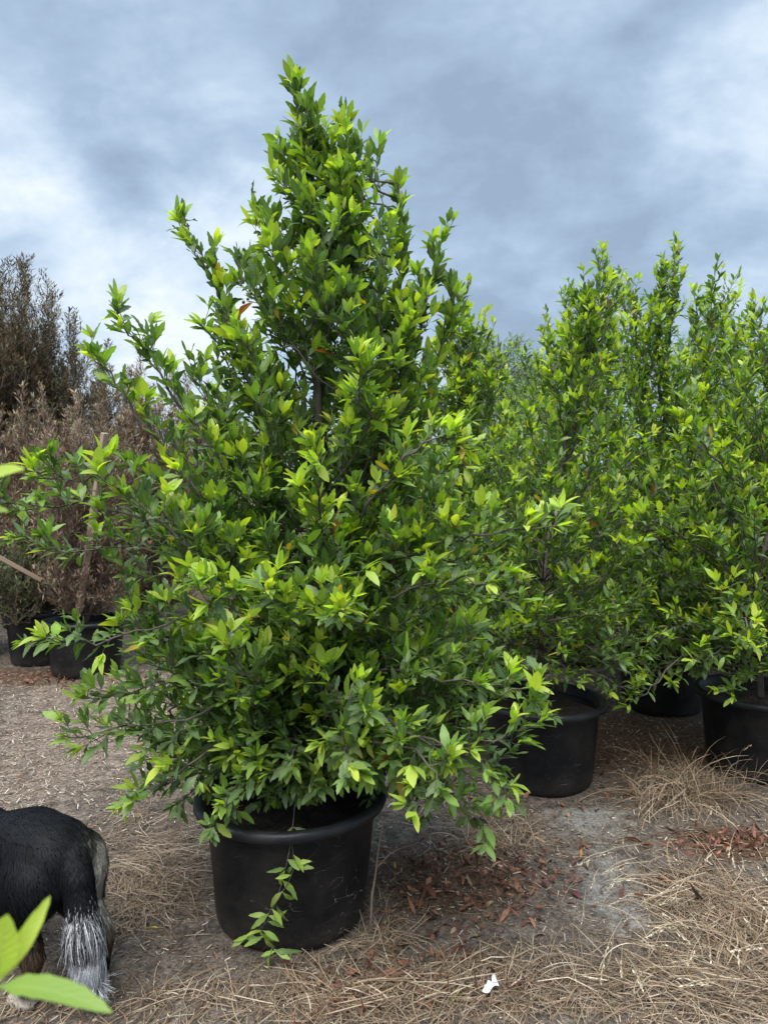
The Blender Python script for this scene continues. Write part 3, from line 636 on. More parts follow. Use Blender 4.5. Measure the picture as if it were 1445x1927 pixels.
for k in range(95):
    P = cand[(k*7) % len(cand)]; i = T.r.integers(len(P)//2, len(P)-1); p = P[i]+T.r.normal(0, .012, 3)
    if k < 5: o = cl_mesh[k].build('berry_cluster', M_BERRY, root); protos.append(o)
    else: o = protos[k % 5].copy(); COL.objects.link(o); o.parent = root
    o.location = tuple(p-S1[0]) ; o.matrix_parent_inverse = Matrix(); o.rotation_euler = (0, 0, T.r.uniform(0, 6.28))

# ------------------------------------------------------------------ other green trees
def back_tree(seed, bx, by, top, radx, label, rt, nl=70, leafL=.07, young=.7, base_z=.42, trunk_r=.022, second=None, pal=PAL_BACK, stations=4, low=.54, group='potted evergreen trees behind', sparse=1., wr=.33, extra=(), upk=1.):
    nl = int(nl*1.45); radx *= 1.14
    t = Tree(seed, pal, leafL=leafL, wr=wr, upb=.6); r = t.r
    top = np.array(top); h = top[2]
    base = np.array([bx, by, base_z])
    st = catmull([base, base*[1, 1, 0]+[r.normal(0, .03), r.normal(0, .03), h*.35], base*.5+top*.5+[r.normal(0, .04), 0, 0], top], 26)
    trk = [(st, trunk_r, .003, 7)]
    stems = [st]
    if second is not None:
        for s2 in second:
            s2 = np.array(s2); j = 9; q = catmull([st[j], (st[j]*.5+s2*.5)+[(s2[0]-st[j][0])*.2, 0, 0], s2], 18); trk.append((q, trunk_r*.55, .003, 6)); stems.append(q)
    for q in stems: n_ = len(q); t.twigs(q[int(n_*.5):], 0, .032, .15+.14*upk, .0022, young, .55, .5, 6, lsp=.020); t.leafy(q[-5:], 0, .014, 1, young, .6, 6)
    prof_z = [low, .85, 1.3, 1.9, h*.72, h*.86, h]; prof_r = [.85, 1.02, 1.05, 1.0-.2*(1-upk), .82*upk, .55*upk, .14]
    for i in range(nl):
        f = (i+.5)/nl; zt = low+(h-.15-low)*f**1.2; az = i*2.39996+seed; rad = radx*np.interp(zt, prof_z, prof_r)*r.uniform(.7, 1.05)
        sm = stems[i % len(stems)] if zt > h*.5 else st
        el = np.interp(f, [0, .25, .6, 1], [-.1, .25, .85, 1.2]); zs = max(zt-rad*math.tan(el), base_z+.12); s0 = sm[np.argmin(np.abs(sm[:, 2]-zs))]; ax = sm[np.argmin(np.abs(sm[:, 2]-zt))]
        en = np.array([ax[0]+rad*math.cos(az), ax[1]+rad*math.sin(az), zt]); md = s0*.5+en*.5+[0, 0, -.1*rad if f > .2 else .08*rad]
        t.limb([s0, md, en], .006, young=young*r.uniform(.4, 1.2)*(.6+.9*f), t0=.25, spacing=.062*sparse, tl=.2, up=np.interp(f, [0, .3], [.15, .55]), upw=np.interp(f, [0, .3], [.1, .55]), n=8, wob=.012, tip=6, sub=.15, lsp=.020)
    for cps, yg in extra: t.limb(np.vstack([st[np.argmin(np.abs(st[:, 2]-cps[0][2]+.2))], cps]), .008, young=yg, t0=.3, spacing=.05, tl=.16, up=.4, upw=.3, n=14, wob=.01, tip=7)
    rt_ = thing('tree', label, 'tree', (0, 0, 0), 0, group)
    n_ = t.finish(rt_, M_LEAF, M_BARK, stations, .0, trk, parts=False); rooted(rt_, base); print(label[:30], n_)
    return rt_
px_, py_ = POT_SPOTS['right']
back_tree(21, px_, py_, at(1135, 485, 4.35), .56, 'bright green tree in the pot just right of the foreground tree', 0, 85, .070, .8, upk=.55, extra=[(A((1000, 1180, 3.8), (1080, 1160, 3.6), (1160, 1150, 3.5)), .5)])
pot(px_, py_, 'black pot standing just right and behind the foreground tree')
px_, py_ = POT_SPOTS['far_right']
back_tree(22, px_, py_, at(1560, 470, 4.5), .70, 'bright leafy tree cut by the right edge of the picture', 0, 85, .078, .95,
          extra=[(A((1300, 1020, 4.0), (1230, 980, 3.8), (1185, 985, 3.7)), .8), (A((1380, 900, 4.0), (1320, 830, 3.8), (1290, 800, 3.7)), .9), (A((1300, 1230, 4.0), (1230, 1290, 3.8), (1180, 1330, 3.7)), .6), (A((1400, 1150, 3.9), (1400, 1190, 3.5), (1420, 1220, 3.3)), 1.)])
pot(px_, py_, 'black pot cut by the right edge, beside the dry grass clump')
b1 = at(868, 1300, 4.9); back_tree(23, b1[0], 4.9, at(872, 552, 4.9), .60, 'narrow peaked tree seen directly behind the foreground tree', 0, 95, .072, .85, upk=.68)
pot(b1[0], 4.9, 'black pot mostly hidden behind the foreground tree foliage')
b2 = at(1245, 1300, 5.4); back_tree(24, b2[0], 5.4, at(1270, 470, 5.4), .92, 'tallest tree of the row at right, with two pointed tops', 0, 115, .070, .8, low=.42, second=[at(1190, 560, 5.5), at(1335, 600, 5.4), at(1240, 520, 5.3)])
pot(b2[0], 5.4, 'black pot in deep shade between the two pots at right')
b3 = at(1075, 1300, 6.8); back_tree(25, b3[0], 6.8, at(1070, 560, 6.8), .85, 'green tree in the second row behind the pot at right', 0, 80, .075, .55)
pot(b3[0], 6.8, 'black pot in the second row, hidden under low leaves')
b4 = at(1400, 1300, 6.6); back_tree(26, b4[0], 6.6, at(1385, 640, 6.6), .9, 'shaded tree filling the gap behind the tree at the right edge', 0, 80, .075, .5)
pot(b4[0], 6.6, 'black pot in the second row near the right edge')
b5 = at(760, 1300, 7.2); back_tree(27, b5[0], 7.2, at(770, 700, 7.2), .8, 'lower tree at the back, behind the foreground tree trunk', 0, 70, .08, .5)
pot(b5[0], 7.2, 'black pot far behind the foreground tree trunk')
b6 = at(1330, 1300, 9.5); back_tree(28, b6[0], 9.5, at(1330, 565, 9.5), .95, 'feathery fresh green tree rising behind the row at right', 0, 75, .075, .9, pal=PAL_FAR, stations=3, group='distant trees', base_z=0, wr=.26)
b7 = at(980, 1300, 9.0); back_tree(29, b7[0], 9.0, at(990, 790, 9.0), .9, 'low green tree in the gap before the pale distant trees', 0, 70, .09, .6, stations=3, base_z=0, group='distant trees')

# far pale willow-like trees
def far_tree(seed, px, D, toppy, rad, label, pal=PAL_FAR, leaf=.16, n=70, wr=.2, group='distant trees', bark=M_BARK):
    b = at(px, 1000, D); h = at(px, toppy, D)[2]; t = Tree(seed, pal, leafL=leaf, wr=wr, upb=.0, droop=.5); r = t.r
    st = catmull([(b[0], D, 0), (b[0]+.1, D, h*.5), (b[0], D, h*.96)], 14)
    for i in range(n):
        f = (i+.5)/n; z0 = h*(.25+.6*f); az = i*2.4; rd = rad*(1-.5*f**2)*r.uniform(.6, 1.1); s0 = st[np.argmin(np.abs(st[:, 2]-z0))]
        en = np.array([b[0]+rd*math.cos(az), D+rd*math.sin(az), min(z0+rd*r.uniform(.4, .9), h)]); t.limb([s0, s0*.4+en*.6+[0, 0, .2*rd], en], .02, .005, young=.7, t0=.2, spacing=rad*.07, tl=rad*.42, up=-.2, upw=.15, n=8, wob=.04, tip=5, sub=.5, lsp=leaf*.28)
    rt = thing('tree', label, 'tree', (0, 0, 0), 0, group); t.finish(rt, M_NARROW, bark, 2, 0, [(st, h*.02, .02, 6)], parts=False); rooted(rt, (b[0], D, 0))
far_tree(41, 935, 20, 612, 1.5, 'pale wispy distant tree above the gap, taller and on the left')
far_tree(42, 1003, 22, 648, 1.2, 'pale wispy distant tree above the gap, shorter and on the right')
far_tree(43, 420, 24, 800, 2.2, 'distant grey green tree low behind the left side of the foreground tree', n=50, leaf=.2)

# ------------------------------------------------------------------ purple hopseed shrubs at left
def purple(seed, px, D, toppy, rad, label, pal, pal_low=None, nst=9, nl=21, leaf=.062, twl=.17, spire=1.0, base_z=.42, young=.8):
    b = at(px, 1000, D); h = at(px, toppy, D)[2]; t = Tree(seed, pal, leafL=leaf, wr=.17, odd=0, upb=.75, droop=.1); r = t.r; base = np.array([b[0], D, base_z]); trk = []
    for k in range(nst):
        az = k*2.4+seed; rr = rad*math.sqrt((k+.3)/nst)*.8; hk = h*(1-(.20/spire)*((k+.3)/nst)**.8*r.uniform(.6, 1.2)) if k else h
        tp = np.array([b[0]+rr*math.cos(az)*r.uniform(.8, 1.1), D+rr*math.sin(az), hk]); st = catmull([base, base*.55+tp*.45+[math.cos(az)*rr*.25, math.sin(az)*rr*.2, -.05], tp], 18); st[2:-1] += r.normal(0, .012, (15, 3)); trk.append((st, .014, .003, 5))
        t.twigs(st[9:], 0, .034, twl*1.25, .002, young, .6, .45, 4, lsp=.013, sub=.6)
        for i in range(nl):
            f = (i+.5)/nl; s0 = st[int(1+f*13)]; a2 = i*2.4+k; rl = rad*.6*(1-.5*f)*r.uniform(.5, 1.1); en = s0+np.array([math.cos(a2)*rl, math.sin(a2)*rl, rl*np.interp(f, [0, .3, 1], [.3, .9, 1.6])]); en[2] = min(en[2], h*.98)
            t.limb([s0, s0*.5+en*.5+[0, 0, -.04], en], .005, .0015, young=young*r.uniform(.5, 1.2), t0=.15, spacing=.042, tl=twl*1.1, up=.5, upw=.5, n=7, wob=.01, tip=4, sub=.45, lsp=.014)
    rt = thing('shrub', label, 'shrub', (0, 0, 0), 0, 'purple leaved shrubs at left')
    if pal_low is not None:     # older foliage low down is grey green
        c = [np.concatenate(q) for q in zip(*t.lv)]
    n_ = t.finish(rt, M_NARROW, M_BARK2, 2, 0, trk, parts=False); rooted(rt, base); print(label[:30], n_)
purple(51, 40, 8.6, 500, .95, 'tall dark brown wispy shrub, the highest at the left edge', PAL_DARK, nst=22, nl=17, leaf=.070, twl=.34, young=.8)
purple(52, 80, 6.84, 730, .66, 'purple brown shrub in the larger pot at the left', PAL_PURPLE)
purple(53, 160, 6.45, 745, .66, 'purple brown shrub tied beside the leaning wooden stake', PAL_PURPLE, nst=8)
purple(54, 285, 8.8, 668, 1.0, 'reddish purple shrub between the stake and the foreground tree', PAL_PURPLE, nst=11, leaf=.075, twl=.2, base_z=0)
purple(55, -95, 7.0, 700, .7, 'purple shrub cut by the left edge of the picture', PAL_PURPLE, nst=8)
purple(56, 190, 11.5, 655, 1.1, 'dark twiggy shrub farther back behind the purple shrubs', PAL_DARK, nst=9, leaf=.09, twl=.25, base_z=0)
purple(57, 30, 6.5, 1010, .42, 'low grey green shrub drooping over the pots at left', PAL_LOWGREEN, nst=7, nl=8, base_z=.4, young=.6)
purple(58, 370, 12.5, 800, .9, 'small dusty shrub beside the far pot, left of the trunk', PAL_LOWGREEN, nst=8, nl=9, leaf=.08, base_z=.4)
for px, D, h, lab in ((80, 6.84, .50, 'black pot at the left, larger of the pair'), (160, 6.45, .48, 'black pot at the left, nearer and right of the larger one'), (-75, 7.0, .50, 'black pot cut by the left edge'), (308, 21.4, .46, 'lone black pot far back between the stake and the trunk'), (52, 8.6, .50, 'black pot hidden behind the pair of pots at left')):
    q = at(px, 1000, D); pot(q[0], D, lab, h=h)

# wooden stakes
def stake(a, b, w, label):
    a, b = Vector(a), Vector(b); ln = (b-a).length; bm = bmesh.new(); bmesh.ops.create_cube(bm, size=1)
    bmesh.ops.scale(bm, vec=(w, w*.85, ln), verts=bm.verts); bmesh.ops.translate(bm, vec=(0, 0, ln/2), verts=bm.verts)
    bmesh.ops.subdivide_edges(bm, edges=[e for e in bm.edges if abs(e.verts[0].co.z-e.verts[1].co.z) > ln*.5], cuts=10)
    for v in bm.verts:
        v.co.x += .004*mnoise.noise(v.co*3+Vector((1, 2, 3))); v.co.y += .004*mnoise.noise(v.co*3)
    bmesh.ops.bevel(bm, geom=[e for e in bm.edges], offset=.003, segments=1, affect='EDGES')
    me = bpy.data.meshes.new('wooden_stake'); bm.to_mesh(me); bm.free(); me.materials.append(M_WOOD)
    o = bpy.data.objects.new('wooden_stake', me); COL.objects.link(o); o.location = a; o.rotation_euler = (b-a).to_track_quat('Z', 'Y').to_euler(); tag(o, label, 'stake', 'wooden stakes at left')
stake(at(150, 1150, 6.3), at(198, 815, 6.1), .048, 'pale wooden stake leaning upright among purple shrubs')
stake(at(-20, 1038, 5.9), at(78, 1092, 6.15), .040, 'weathered wooden stake lying almost flat over the pots at left')

# ------------------------------------------------------------------ near twig of a young tree beside the camera
T = Tree(77, PAL_GREEN, leafL=.085, wr=.30, upb=.3)
def near_leaf(p, q, wr, age, nrm, curl=.2):
    p, q = np.array(p), np.array(q); T.add_leaves(p[None], (q-p)[None], np.array([nrm], float), np.array([np.linalg.norm(q-p)]), np.array([age]), np.array([curl]), wr)
st = catmull([(-.44, .56, 0), (-.42, .55, .7), (-.34, .50, 1.15), at(-12, 1845, .47)], 18); st2 = catmull([st[9], (-.46, .60, 1.35), at(-60, 930, .60), at(-50, 880, .58)], 12)
near_leaf(at(-8, 1858, .47), at(206, 1838, .44), .165, .66, (0, -.35, 1), .45)
near_leaf(at(-5, 1850, .47), at(101, 1688, .49), .21, .92, (.3, -1, .3), .1)
near_leaf(at(-6, 1840, .47), at(18, 1725, .46), .50, .95, (.2, -1, .2), .1)
near_leaf(at(-10, 1850, .47), at(-40, 1760, .46), .35, .85, (.2, -1, .2), .1)
near_leaf(at(-8, 1852, .47), at(-30, 1930, .45), .35, .6, (.2, -1, .5), .1)
near_leaf(at(-45, 905, .58), at(47, 874, .56), .32, .92, (0, -.8, .9), .1)
near_leaf(at(-52, 960, .59), at(16, 958, .57), .3, .9, (0, -.4, 1), .1)
near_leaf(at(-50, 890, .58), at(-60, 800, .58), .3, .9, (0, -1, 0), .1)
T.leafy(st[9:-2], 0, .03, .9, .5, .3, 1)
keepout = lambda P: P[:, 0] < -.515*P[:, 1]*1.0-.0 
rt = thing('sapling', 'blurred bright green leaves of a young plant close to the lens, bottom left', 'sapling', (0, 0, 0))
c_ = [np.concatenate(q) for q in zip(*T.lv)]
nn = 8; m_ = np.arange(len(c_[0])) < nn; tipx = c_[0]+unit(c_[1])*c_[3][:, None]
m_ |= ((tipx[:, 0] < -.57*tipx[:, 1]) & (c_[0][:, 0] < -.57*c_[0][:, 1]))
T.lv = [tuple(q[m_] for q in c_)]
T.finish(rt, M_LEAF, M_BARK, 12, .05, [(st, .006, .002, 8), (st2, .003, .0015, 6)], parts=False); rooted(rt, (-.44, .56, 0))

# ------------------------------------------------------------------ fallen leaves, paper, grass clumps
def fallen(pxs, label, cols, group, L0=.06, name='fallen_leaf', lift=.012, wr=.36, curl=.7, pts=None, cat='leaf'):
    for k, (px, py) in enumerate(pxs):
        p = gnd(px, py); r = rng; a = r.uniform(0, 6.28); Ln = L0*r.uniform(.75, 1.2)
        LV = dict(pos=np.array([[-Ln/2, 0, 0]]), dir=np.array([[1, 0, r.uniform(0, .3)]]), nrm=np.array([[0, r.normal(0, .4), 1.]]), L=np.array([Ln]), W=np.array([Ln*wr]), age=np.array([.3]), curl=np.array([r.choice([-1, 1])*curl*r.uniform(.5, 1.2)]), col=np.array([np.array(cols[k % len(cols)])*r.uniform(.75, 1.15)]))
        V, F, A_ = leaf_mesh(LV, 8, .12, .6); o = mesh_np(name, V, F, M_DRY, None, True, A_)
        o.location = (p[0], p[1], float(zat(p[:1], p[1:2])[0])+lift); o.rotation_euler = (0, 0, a); tag(o, label, cat, group)
RUS = [(.19, .075, .045), (.24, .105, .062), (.13, .052, .036), (.30, .14, .08)]
fallen([(1245, 1655)], 'largest curled orange brown dead leaf on the bare soil at right', [(.42, .15, .05)], 'dead leaves', .10)
fallen([(1120, 1708)], 'orange dead leaf alone on the pale grey dirt patch', [(.42, .16, .05)], 'dead leaves', .055)
fallen([(1083, 1690)], 'dark maroon dead leaf left of the pale grey dirt patch', [(.14, .04, .04)], 'dead leaves', .07)
fallen([(1095, 1616)], 'bright orange narrow dead leaf above the grey dirt patch', [(.55, .22, .05)], 'dead leaves', .05, wr=.25)
fallen([(1190, 1582)], 'long reddish dead leaf below the grass clump, left one of a touching pair', [(.32, .10, .04)], 'dead leaf pair', .10)
fallen([(1215, 1597)], 'long darker red dead leaf below the grass clump, right one of a touching pair', [(.25, .07, .03)], 'dead leaf pair', .10)
fallen([(290, 1767)], 'yellow wavy leaf on the soil left of the foreground pot', [(.62, .52, .14)], 'yellow leaves', .085, wr=.2)
fallen([(860, 1895)], 'yellow green leaf among straw near the paper scrap', [(.5, .45, .10)], 'yellow leaves', .06, wr=.3)
fallen([(744, 1635)], 'small yellow leaf on mulch right of the foreground pot', [(.5, .45, .08)], 'yellow leaves', .045, wr=.3)
for (qx, qy), lab in (((1100, 1592), 'small russet leaf near the foot of the second pot, topmost of those on bare soil'), ((1320, 1635), 'small russet leaf farthest right, just below the red leaf pile'),
    ((1052, 1652), 'small russet leaf upper left of the grey dirt patch, left of a close pair'), ((1078, 1664), 'small russet leaf upper left of the grey dirt patch, right of a close pair'),
    ((962, 1678), 'small russet leaf nearest the dark litter under the foreground tree'), ((990, 1696), 'small russet leaf just right of the dark litter under the foreground tree'),
    ((1014, 1718), 'small russet leaf left of the grey dirt patch, upper of two in a column'), ((1002, 1745), 'small russet leaf left of the grey dirt patch, lower of two in a column'),
    ((1168, 1690), 'small russet leaf in the middle of the pale grey dirt'), ((1205, 1694), 'small russet leaf on the right half of the pale grey dirt'),
    ((1242, 1712), 'small russet leaf where the grey dirt meets the straw at right'), ((1178, 1748), 'small russet leaf lowest on the pale grey dirt')):
    fallen([(qx, qy)], lab, [RUS[(qx+qy) % 4]], 'russet leaves on bare soil', .05)
# dense russet leaf litter (nobody could count it)
F_LIT = patch_field([(850, 1680, 130, 80, 1.2), (1385, 1590, 100, 25, 1.6), (760, 1860, 200, 50, .9), (100, 1280, 180, 14, .9), (1050, 1480, 300, 60, .35), (1350, 1730, 100, 60, .4), (1000, 1640, 160, 60, .4), (620, 1900, 100, 30, .7)])
n = 1100; x, y = sample_field(F_LIT, n, -3, 3, 1.7, 7.5, .12); k = clear_of_pots(x, y, .33); x, y = x[k], y[k]; n = len(x)
a = rng.uniform(0, 6.28, n); c0 = np.array(RUS+[(.12, .06, .035), (.30, .20, .13), (.07, .04, .03)])
LV = dict(pos=np.stack([x, y, zat(x, y)+.006+.018*rng.random(n)], -1), dir=np.stack([np.cos(a), np.sin(a), rng.normal(.05, .18, n)], -1), nrm=np.stack([rng.normal(0, .4, n), rng.normal(0, .4, n), np.ones(n)], -1),
          L=rng.uniform(.018, .066, n), W=rng.uniform(.006, .022, n), age=np.full(n, .3), curl=rng.normal(.2, 1.4, n), col=c0[rng.choice(7, n, p=[.17, .12, .2, .06, .21, .09, .15])]*rng.uniform(.7, 1.2, (n, 1)))
V, F, A_ = leaf_mesh(LV, 6, .05, .5); o = mesh_np('leaf_litter', V, F, M_DRY, None, True, A_); tag(o, 'reddish brown dead leaf litter lying over the mulch', 'leaf litter', kind='stuff')
# paper scrap
p = gnd(925, 1882); b = MB(); gx = np.linspace(-.5, .5, 9); V = []
for yy in gx:
    for xx in gx: V.append((xx*.042*(1-.8*yy)+.02*yy, yy*.036+.008*math.sin(xx*7), .012+.012*mnoise.noise(Vector((xx*3, yy*3, 1)))+.02*max(0, xx)*(yy+.5)))
i = (np.arange(8)[:, None]*9+np.arange(8)[None, :]); b.add(V, np.stack([i, i+1, i+10, i+9], -1).reshape(-1, 4))
o = b.build('paper_scrap', M_PAPER, None, False); o.location = (p[0], p[1], float(zat(p[:1], p[1:2])[0])+.035); o.rotation_euler = (0, -.15, .3); tag(o, 'torn white paper scrap lying in the straw at the bottom', 'paper')
# grass clumps
def clump(px, py, n, Lh, spread, label, heads=10, lean=(0, 0), el=1.0):
    p = gnd(px, py); r = rng
    az = r.uniform(0, 6.28, n); rr = np.abs(r.normal(0, spread, n)); P0 = np.stack([p[0]+rr*np.cos(az)*1.4, p[1]+rr*np.sin(az)*.7, np.full(n, .0)+zat(np.full(n, p[0]), np.full(n, p[1]))], -1)
    az = az+r.normal(0, 1.3, n); e = np.abs(r.normal(el, .3, n)); Ln = Lh*r.uniform(.45, 1.1, n)
    col = base[r.choice(6, n, p=[.3, .25, .15, .14, .12, .04])]*r.uniform(.7, 1.1, (n, 1))
    V, Q, C = ribbons(P0, az, e*r.uniform(.5, 1.25, n), Ln, r.uniform(.0014, .003, n), r.normal(0, .8, n), col, curlz=-e*r.uniform(.7, 2.3, n), seg=7, kink=r.normal(0, .8, n)*(r.random(n) < .45))
    rt = thing('dry_grass_clump', label, 'dry grass', (p[0], p[1], 0), 0, 'dry grass clumps')
    o = mesh_np('blades', V-np.array([p[0], p[1], 0]), [Q], M_STRAW, rt, False, {'col': C})
    seg1 = 16
    for k in range(heads):
        b = MB()
        tip = V[k*seg1+14]-np.array([p[0], p[1], 0]); pv_ = V[k*seg1+10]-np.array([p[0], p[1], 0]); d = unit(tip-pv_)
        for q in range(12):
            s_ = tip-d*q*.010; sd = unit(np.cross(d, r.normal(0, 1, 3)))*.006; e_ = s_+d*.016+sd; w_ = unit(np.cross(d, sd))*.0022
            b.add([s_, s_*.5+e_*.5+w_, e_, s_*.5+e_*.5-w_], [[0, 1, 2, 3]], None, rgba(np.array([.66, .55, .39])*r.uniform(.8, 1.1), 4))
        m0 = b.n; b.tube([tip+d*.004, tip-d*.06, tip-d*.125], .0009, 3, False); b.A.append(rgba((.5, .4, .28), b.n-m0)); b.build('seed_head', M_STRAW, rt, False)

clump(1300, 1500, 520, .42, .12, 'upright tuft of dry grass beside the pot at the right edge', 10, el=1.05)
clump(1225, 1520, 60, .40, .03, 'thin arching dry grass stalks left of the upright tuft', 5, el=1.0)
clump(1380, 1700, 260, .38, .20, 'large matted grass clump with seed heads at lower right', 16, el=.55)
clump(1390, 1850, 230, .36, .16, 'flattened dry grass clump at the lower right corner', 12, el=.4)
clump(270, 1690, 260, .22, .10, 'low tangled dry grass mound beside the dog', 0, el=.6)
clump(960, 1590, 260, .20, .12, 'short dry grass tuft in front of the second pot', 0, el=.55)
clump(860, 1500, 140, .16, .08, 'short dry grass tuft left of the second pot', 0, el=.8)
clump(1100, 1850, 130, .30, .15, 'flattened dry grass clump below the grey dirt patch', 8, el=.3)
clump(700, 1780, 110, .26, .07, 'thin bent grass stems against the right foot of the foreground pot', 4, el=.5)
# loose seed stems laid over the straw at lower right
b = MB()
for k in range(34):
    px = rng.uniform(1080, 1440); py = rng.uniform(1640, 1900); p = gnd(px, py); a = rng.normal(3.9, .5); d = np.array([math.cos(a), math.sin(a), .05]); p[2] = .05+.03*rng.random(); ln = rng.uniform(.15, .3)
    P = catmull([p-d*ln, p-d*ln*.4+[0, 0, .015], p], 7); P[:, 2] = np.maximum(P[:, 2], .02); m0 = b.n; b.tube(P, .0011, 3, False); b.A.append(rgba(np.array([.6, .48, .32]), b.n-m0))
    for q in range(13):
        s_ = p-d*q*.009; sd = unit(np.cross(d, rng.normal(0, 1, 3)))*.006; e_ = s_+d*.016+sd; w_ = unit(np.cross(d, sd))*.0024
        b.add([s_, s_*.5+e_*.5+w_, e_, s_*.5+e_*.5-w_], [[0, 1, 2, 3]], None, rgba(np.array([.78, .68, .50])*rng.uniform(.8, 1.1), 4))
o = b.build('seed_stems', M_STRAW, None, False); tag(o, 'pale bristly seed heads lying over the straw at lower right', 'seed heads', kind='stuff')
# a bare twig leaning at the right foot of the big pot
b = MB(); P = catmull(A((697, 1700, 2.62), (706, 1650, 2.62), (712, 1600, 2.60), (722, 1540, 2.58)), 10); P[0][2] = .0; b.tube(P, np.linspace(.005, .002, 10), 6)
q = catmull([P[4], P[4]+[.06, .02, .05], P[4]+[.13, .03, .07]], 6); b.tube(q, np.linspace(.003, .001, 6), 5)
o = b.build('twig', M_BARK2, None); tag(o, 'bare forked twig leaning against the right side of the foreground pot', 'twig')

# ------------------------------------------------------------------ dog
def cone(a, b, ra, rb, n=10):
    a, b = np.array(a, float), np.array(b, float); out = MB(); V, F = sph(1, 3)
    for t in np.linspace(0, 1, n): out.add(V*(ra+(rb-ra)*t)+a+(b-a)*t, None, F)
    return out
PARTS = [((-.03, 0, .435), (.08, 0, .44), .128, .128), ((.08, 0, .44), (.28, 0, .385), .128, .118), ((.28, 0, .385), (.50, 0, .375), .118, .145), ((.50, 0, .375), (.62, 0, .38), .14, .105), ((.62, 0, .38), (.74, 0, .34), .10, .08),
         ((.78, 0, .32), (.82, 0, .30), .076, .064), ((.82, 0, .30), (.93, 0, .24), .05, .03),
         ((-.03, .060, .40), (.03, .085, .29), .108, .072), ((.03, .085, .29), (-.06, .095, .165), .060, .034), ((-.06, .095, .165), (-.035, .095, .05), .029, .025), ((-.035, .095, .035), (.025, .098, .024), .028, .026),
         ((-.04, -.060, .40), (-.04, -.085, .29), .108, .075), ((-.04, -.085, .29), (-.15, -.095, .165), .060, .034), ((-.15, -.095, .165), (-.135, -.095, .05), .029, .025), ((-.135, -.095, .035), (-.075, -.098, .024), .028, .026),
         ((.48, .085, .36), (.46, .095, .25), .07, .045), ((.46, .095, .25), (.48, .095, .05), .036, .026), ((.48, .095, .03), (.53, .095, .024), .03, .026),
         ((.50, -.085, .36), (.50, -.095, .25), .07, .045), ((.50, -.095, .25), (.54, -.095, .05), .036, .026), ((.54, -.095, .03), (.59, -.095, .024), .03, .026),
         ((-.12, .00, .47), (-.165, .01, .41), .045, .044), ((-.165, .01, .41), (-.195, .02, .30), .044, .046), ((-.195, .02, .30), (-.205, .015, .20), .044, .036), ((-.205, .015, .20), (-.215, -.005, .12), .034, .016),
         ((.76, .055, .37), (.72, .085, .30), .022, .018), ((.76, -.055, .37), (.72, -.085, .30), .022, .018)]
db = MB()
for a, b_, ra, rb in PARTS:
    m = cone(a, b_, ra, rb); db.add(np.concatenate(m.V), None, np.concatenate(m.T))
tmp = db.build('tmp', None)
md_ = tmp.modifiers.new('r', 'REMESH'); md_.mode = 'VOXEL'; md_.voxel_size = .008
sm_ = tmp.modifiers.new('s', 'SMOOTH'); sm_.factor = .6; sm_.iterations = 9
dg = bpy.context.evaluated_depsgraph_get(); me = bpy.data.meshes.new_from_object(tmp.evaluated_get(dg))
bpy.data.objects.remove(tmp)
nv = len(me.vertices); DV = np.zeros(nv*3, dtype=np.float32); me.vertices.foreach_get('co', DV); DV = DV.reshape(-1, 3)
DN = np.zeros(nv*3, dtype=np.float32); me.vertices.foreach_get('normal', DN); DN = DN.reshape(-1, 3)
BLK = np.array([.0040, .0046, .0062]); WHT = np.array([.74, .75, .78]); TAN = np.array([.10, .062, .036]); CRM = np.array([.45, .40, .33])
def is_tail(P): return (P[:, 0] < -.142) & (np.abs(P[:, 1]-.012) < .058) & (P[:, 2] < .47) & (P[:, 2] > .03)
def coat(P, jit=0):
    n = len(P); z = P[:, 2]+jit; c = np.repeat(BLK[None], n, 0)
    tl = is_tail(P); wt = np.clip((.33-z)/.05, 0, 1)[:, None]; c = np.where(tl[:, None], BLK*(1-wt)+WHT*wt, c)
    hind = (P[:, 0] < .2) & ~tl
    tanm = np.clip((.26-z)/.06, 0, 1)*np.clip((z-.10)/.04, 0, 1)*(P[:, 0] < -.0)*hind*.6; c = c*(1-tanm[:, None])+TAN*tanm[:, None]
    ft = np.clip((.065-z)/.03, 0, 1)*(~tl); c = c*(1-ft[:, None])+CRM*ft[:, None]
    # pale breeches on the right buttock
    bm_ = np.exp(-(((P[:, 0]+.125)/.05)**2+((P[:, 1]+.11)/.06)**2+((z-.36)/.09)**2))*2.2*hind; bm_ = np.clip(bm_, 0, 1)[:, None]; c = c*(1-bm_)+np.array([.60, .56, .50])*bm_
    return c
ca = me.attributes.new('col', 'FLOAT_COLOR', 'POINT'); ca.data.foreach_set('color', np.hstack([coat(DV), np.ones((nv, 1))]).astype(np.float32).ravel())
me.materials.clear(); me.materials.append(M_SKIN)
for p_ in me.polygons: p_.use_smooth = True
hip = at(88, 1600, 2.31)
dog = thing('dog', 'black dog with white tipped tail, seen from behind at the left edge', 'dog', (hip[0], 2.31, 0), math.pi-R(30))
me.name = 'body'; o = bpy.data.objects.new('body', me); COL.objects.link(o); o.parent = dog
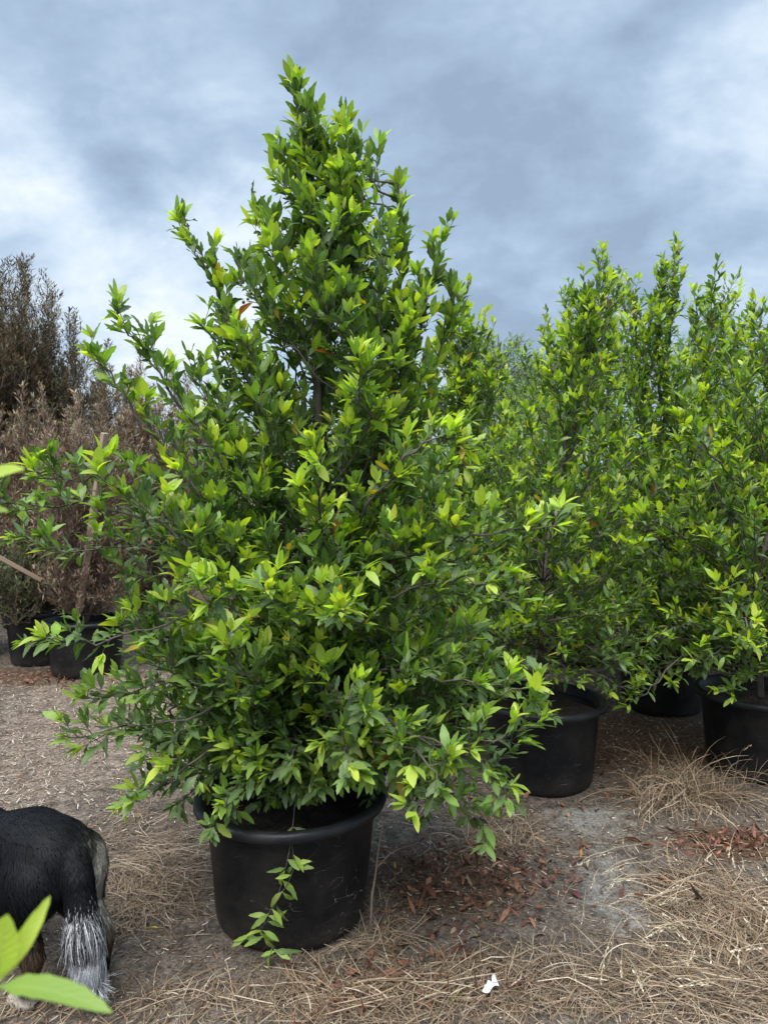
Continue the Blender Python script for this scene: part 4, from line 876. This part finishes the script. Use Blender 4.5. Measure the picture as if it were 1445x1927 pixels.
# fur strands
rf = np.random.default_rng(3)
me.calc_loop_triangles(); ntri = len(me.loop_triangles); TI = np.zeros(ntri*3, dtype=np.int32); me.loop_triangles.foreach_get('vertices', TI); TI = TI.reshape(-1, 3)
ar = np.linalg.norm(np.cross(DV[TI[:, 1]]-DV[TI[:, 0]], DV[TI[:, 2]]-DV[TI[:, 0]]), axis=1)
def strands(n, sel, Lfn, wid, lift, flow, name, seg=4):
    w = ar*sel(DV[TI].mean(1)); w = w/w.sum(); k = rf.choice(ntri, n, p=w); u = rf.random((n, 2)); u[u.sum(1) > 1] = 1-u[u.sum(1) > 1]
    P = DV[TI[k, 0]]*(1-u.sum(1))[:, None]+DV[TI[k, 1]]*u[:, :1]+DV[TI[k, 2]]*u[:, 1:]; Nr = unit(DN[TI[k, 0]])
    Fd = flow(P, Nr)+rf.normal(0, .16, (n, 3)); Fd = unit(Fd-np.sum(Fd*Nr, 1)[:, None]*Nr); Ln = Lfn(P)*rf.uniform(.6, 1.2, n); pts = [P-Nr*.001]; d = unit(Fd+Nr*lift)
    for j in range(seg): pts.append(pts[-1]+d*(Ln/seg)[:, None]); d = unit(d+np.array([0, 0, -.10])-Nr*.12*lift/.3)
    pts = np.stack(pts, 1); sd = unit(np.cross(Fd, Nr)); ww = wid*np.array([1]*seg+[.1])[None, :, None]*rf.uniform(.6, 1.2, (n, 1, 1))
    V = np.stack([pts+sd[:, None]*ww, pts-sd[:, None]*ww], 2).reshape(-1, 3); bb = (np.arange(n)*(seg+1)*2)[:, None]+np.arange(seg)[None, :]*2
    Q = np.stack([bb, bb+1, bb+3, bb+2], -1).reshape(-1, 4); c = coat(P, rf.normal(0, .025, n)); c = np.where(c.max(1)[:, None] < .02, c*rf.uniform(.4, 1.8, (n, 1)), c*rf.uniform(.45, 1.05, (n, 1))); C = np.hstack([np.repeat(c, (seg+1)*2, 0), np.ones((n*(seg+1)*2, 1))])
    mesh_np(name, V, [Q], M_FUR, dog, True, {'col': C})
def flow(P, Nr):
    f = np.tile(np.array([-.6, 0, -.75]), (len(P), 1)); f[P[:, 2] > .52] = [-1, 0, -.1]; leg = P[:, 2] < .25; f[leg] = [-.25, 0, -1]; return f
strands(60000, lambda P: (~is_tail(P))*np.where(P[:, 2] < .12, .3, 1.)*(P[:, 0] < .6), lambda P: np.where(P[:, 2] < .2, .012, np.where((P[:, 0] < -.05) & (P[:, 2] < .42), .045, .032)), .0011, .26, flow, 'coat')
strands(16000, lambda P: is_tail(P)*np.where(P[:, 2] < .32, 2.4, 1.), lambda P: np.where(P[:, 2] < .32, np.minimum(.12, P[:, 2]*.75), .036), .0009, .42, lambda P, Nr: np.tile(np.array([-.05, 0, -1.]), (len(P), 1))+Nr*.3, 'tail_hair', 6)
print('DONE build')
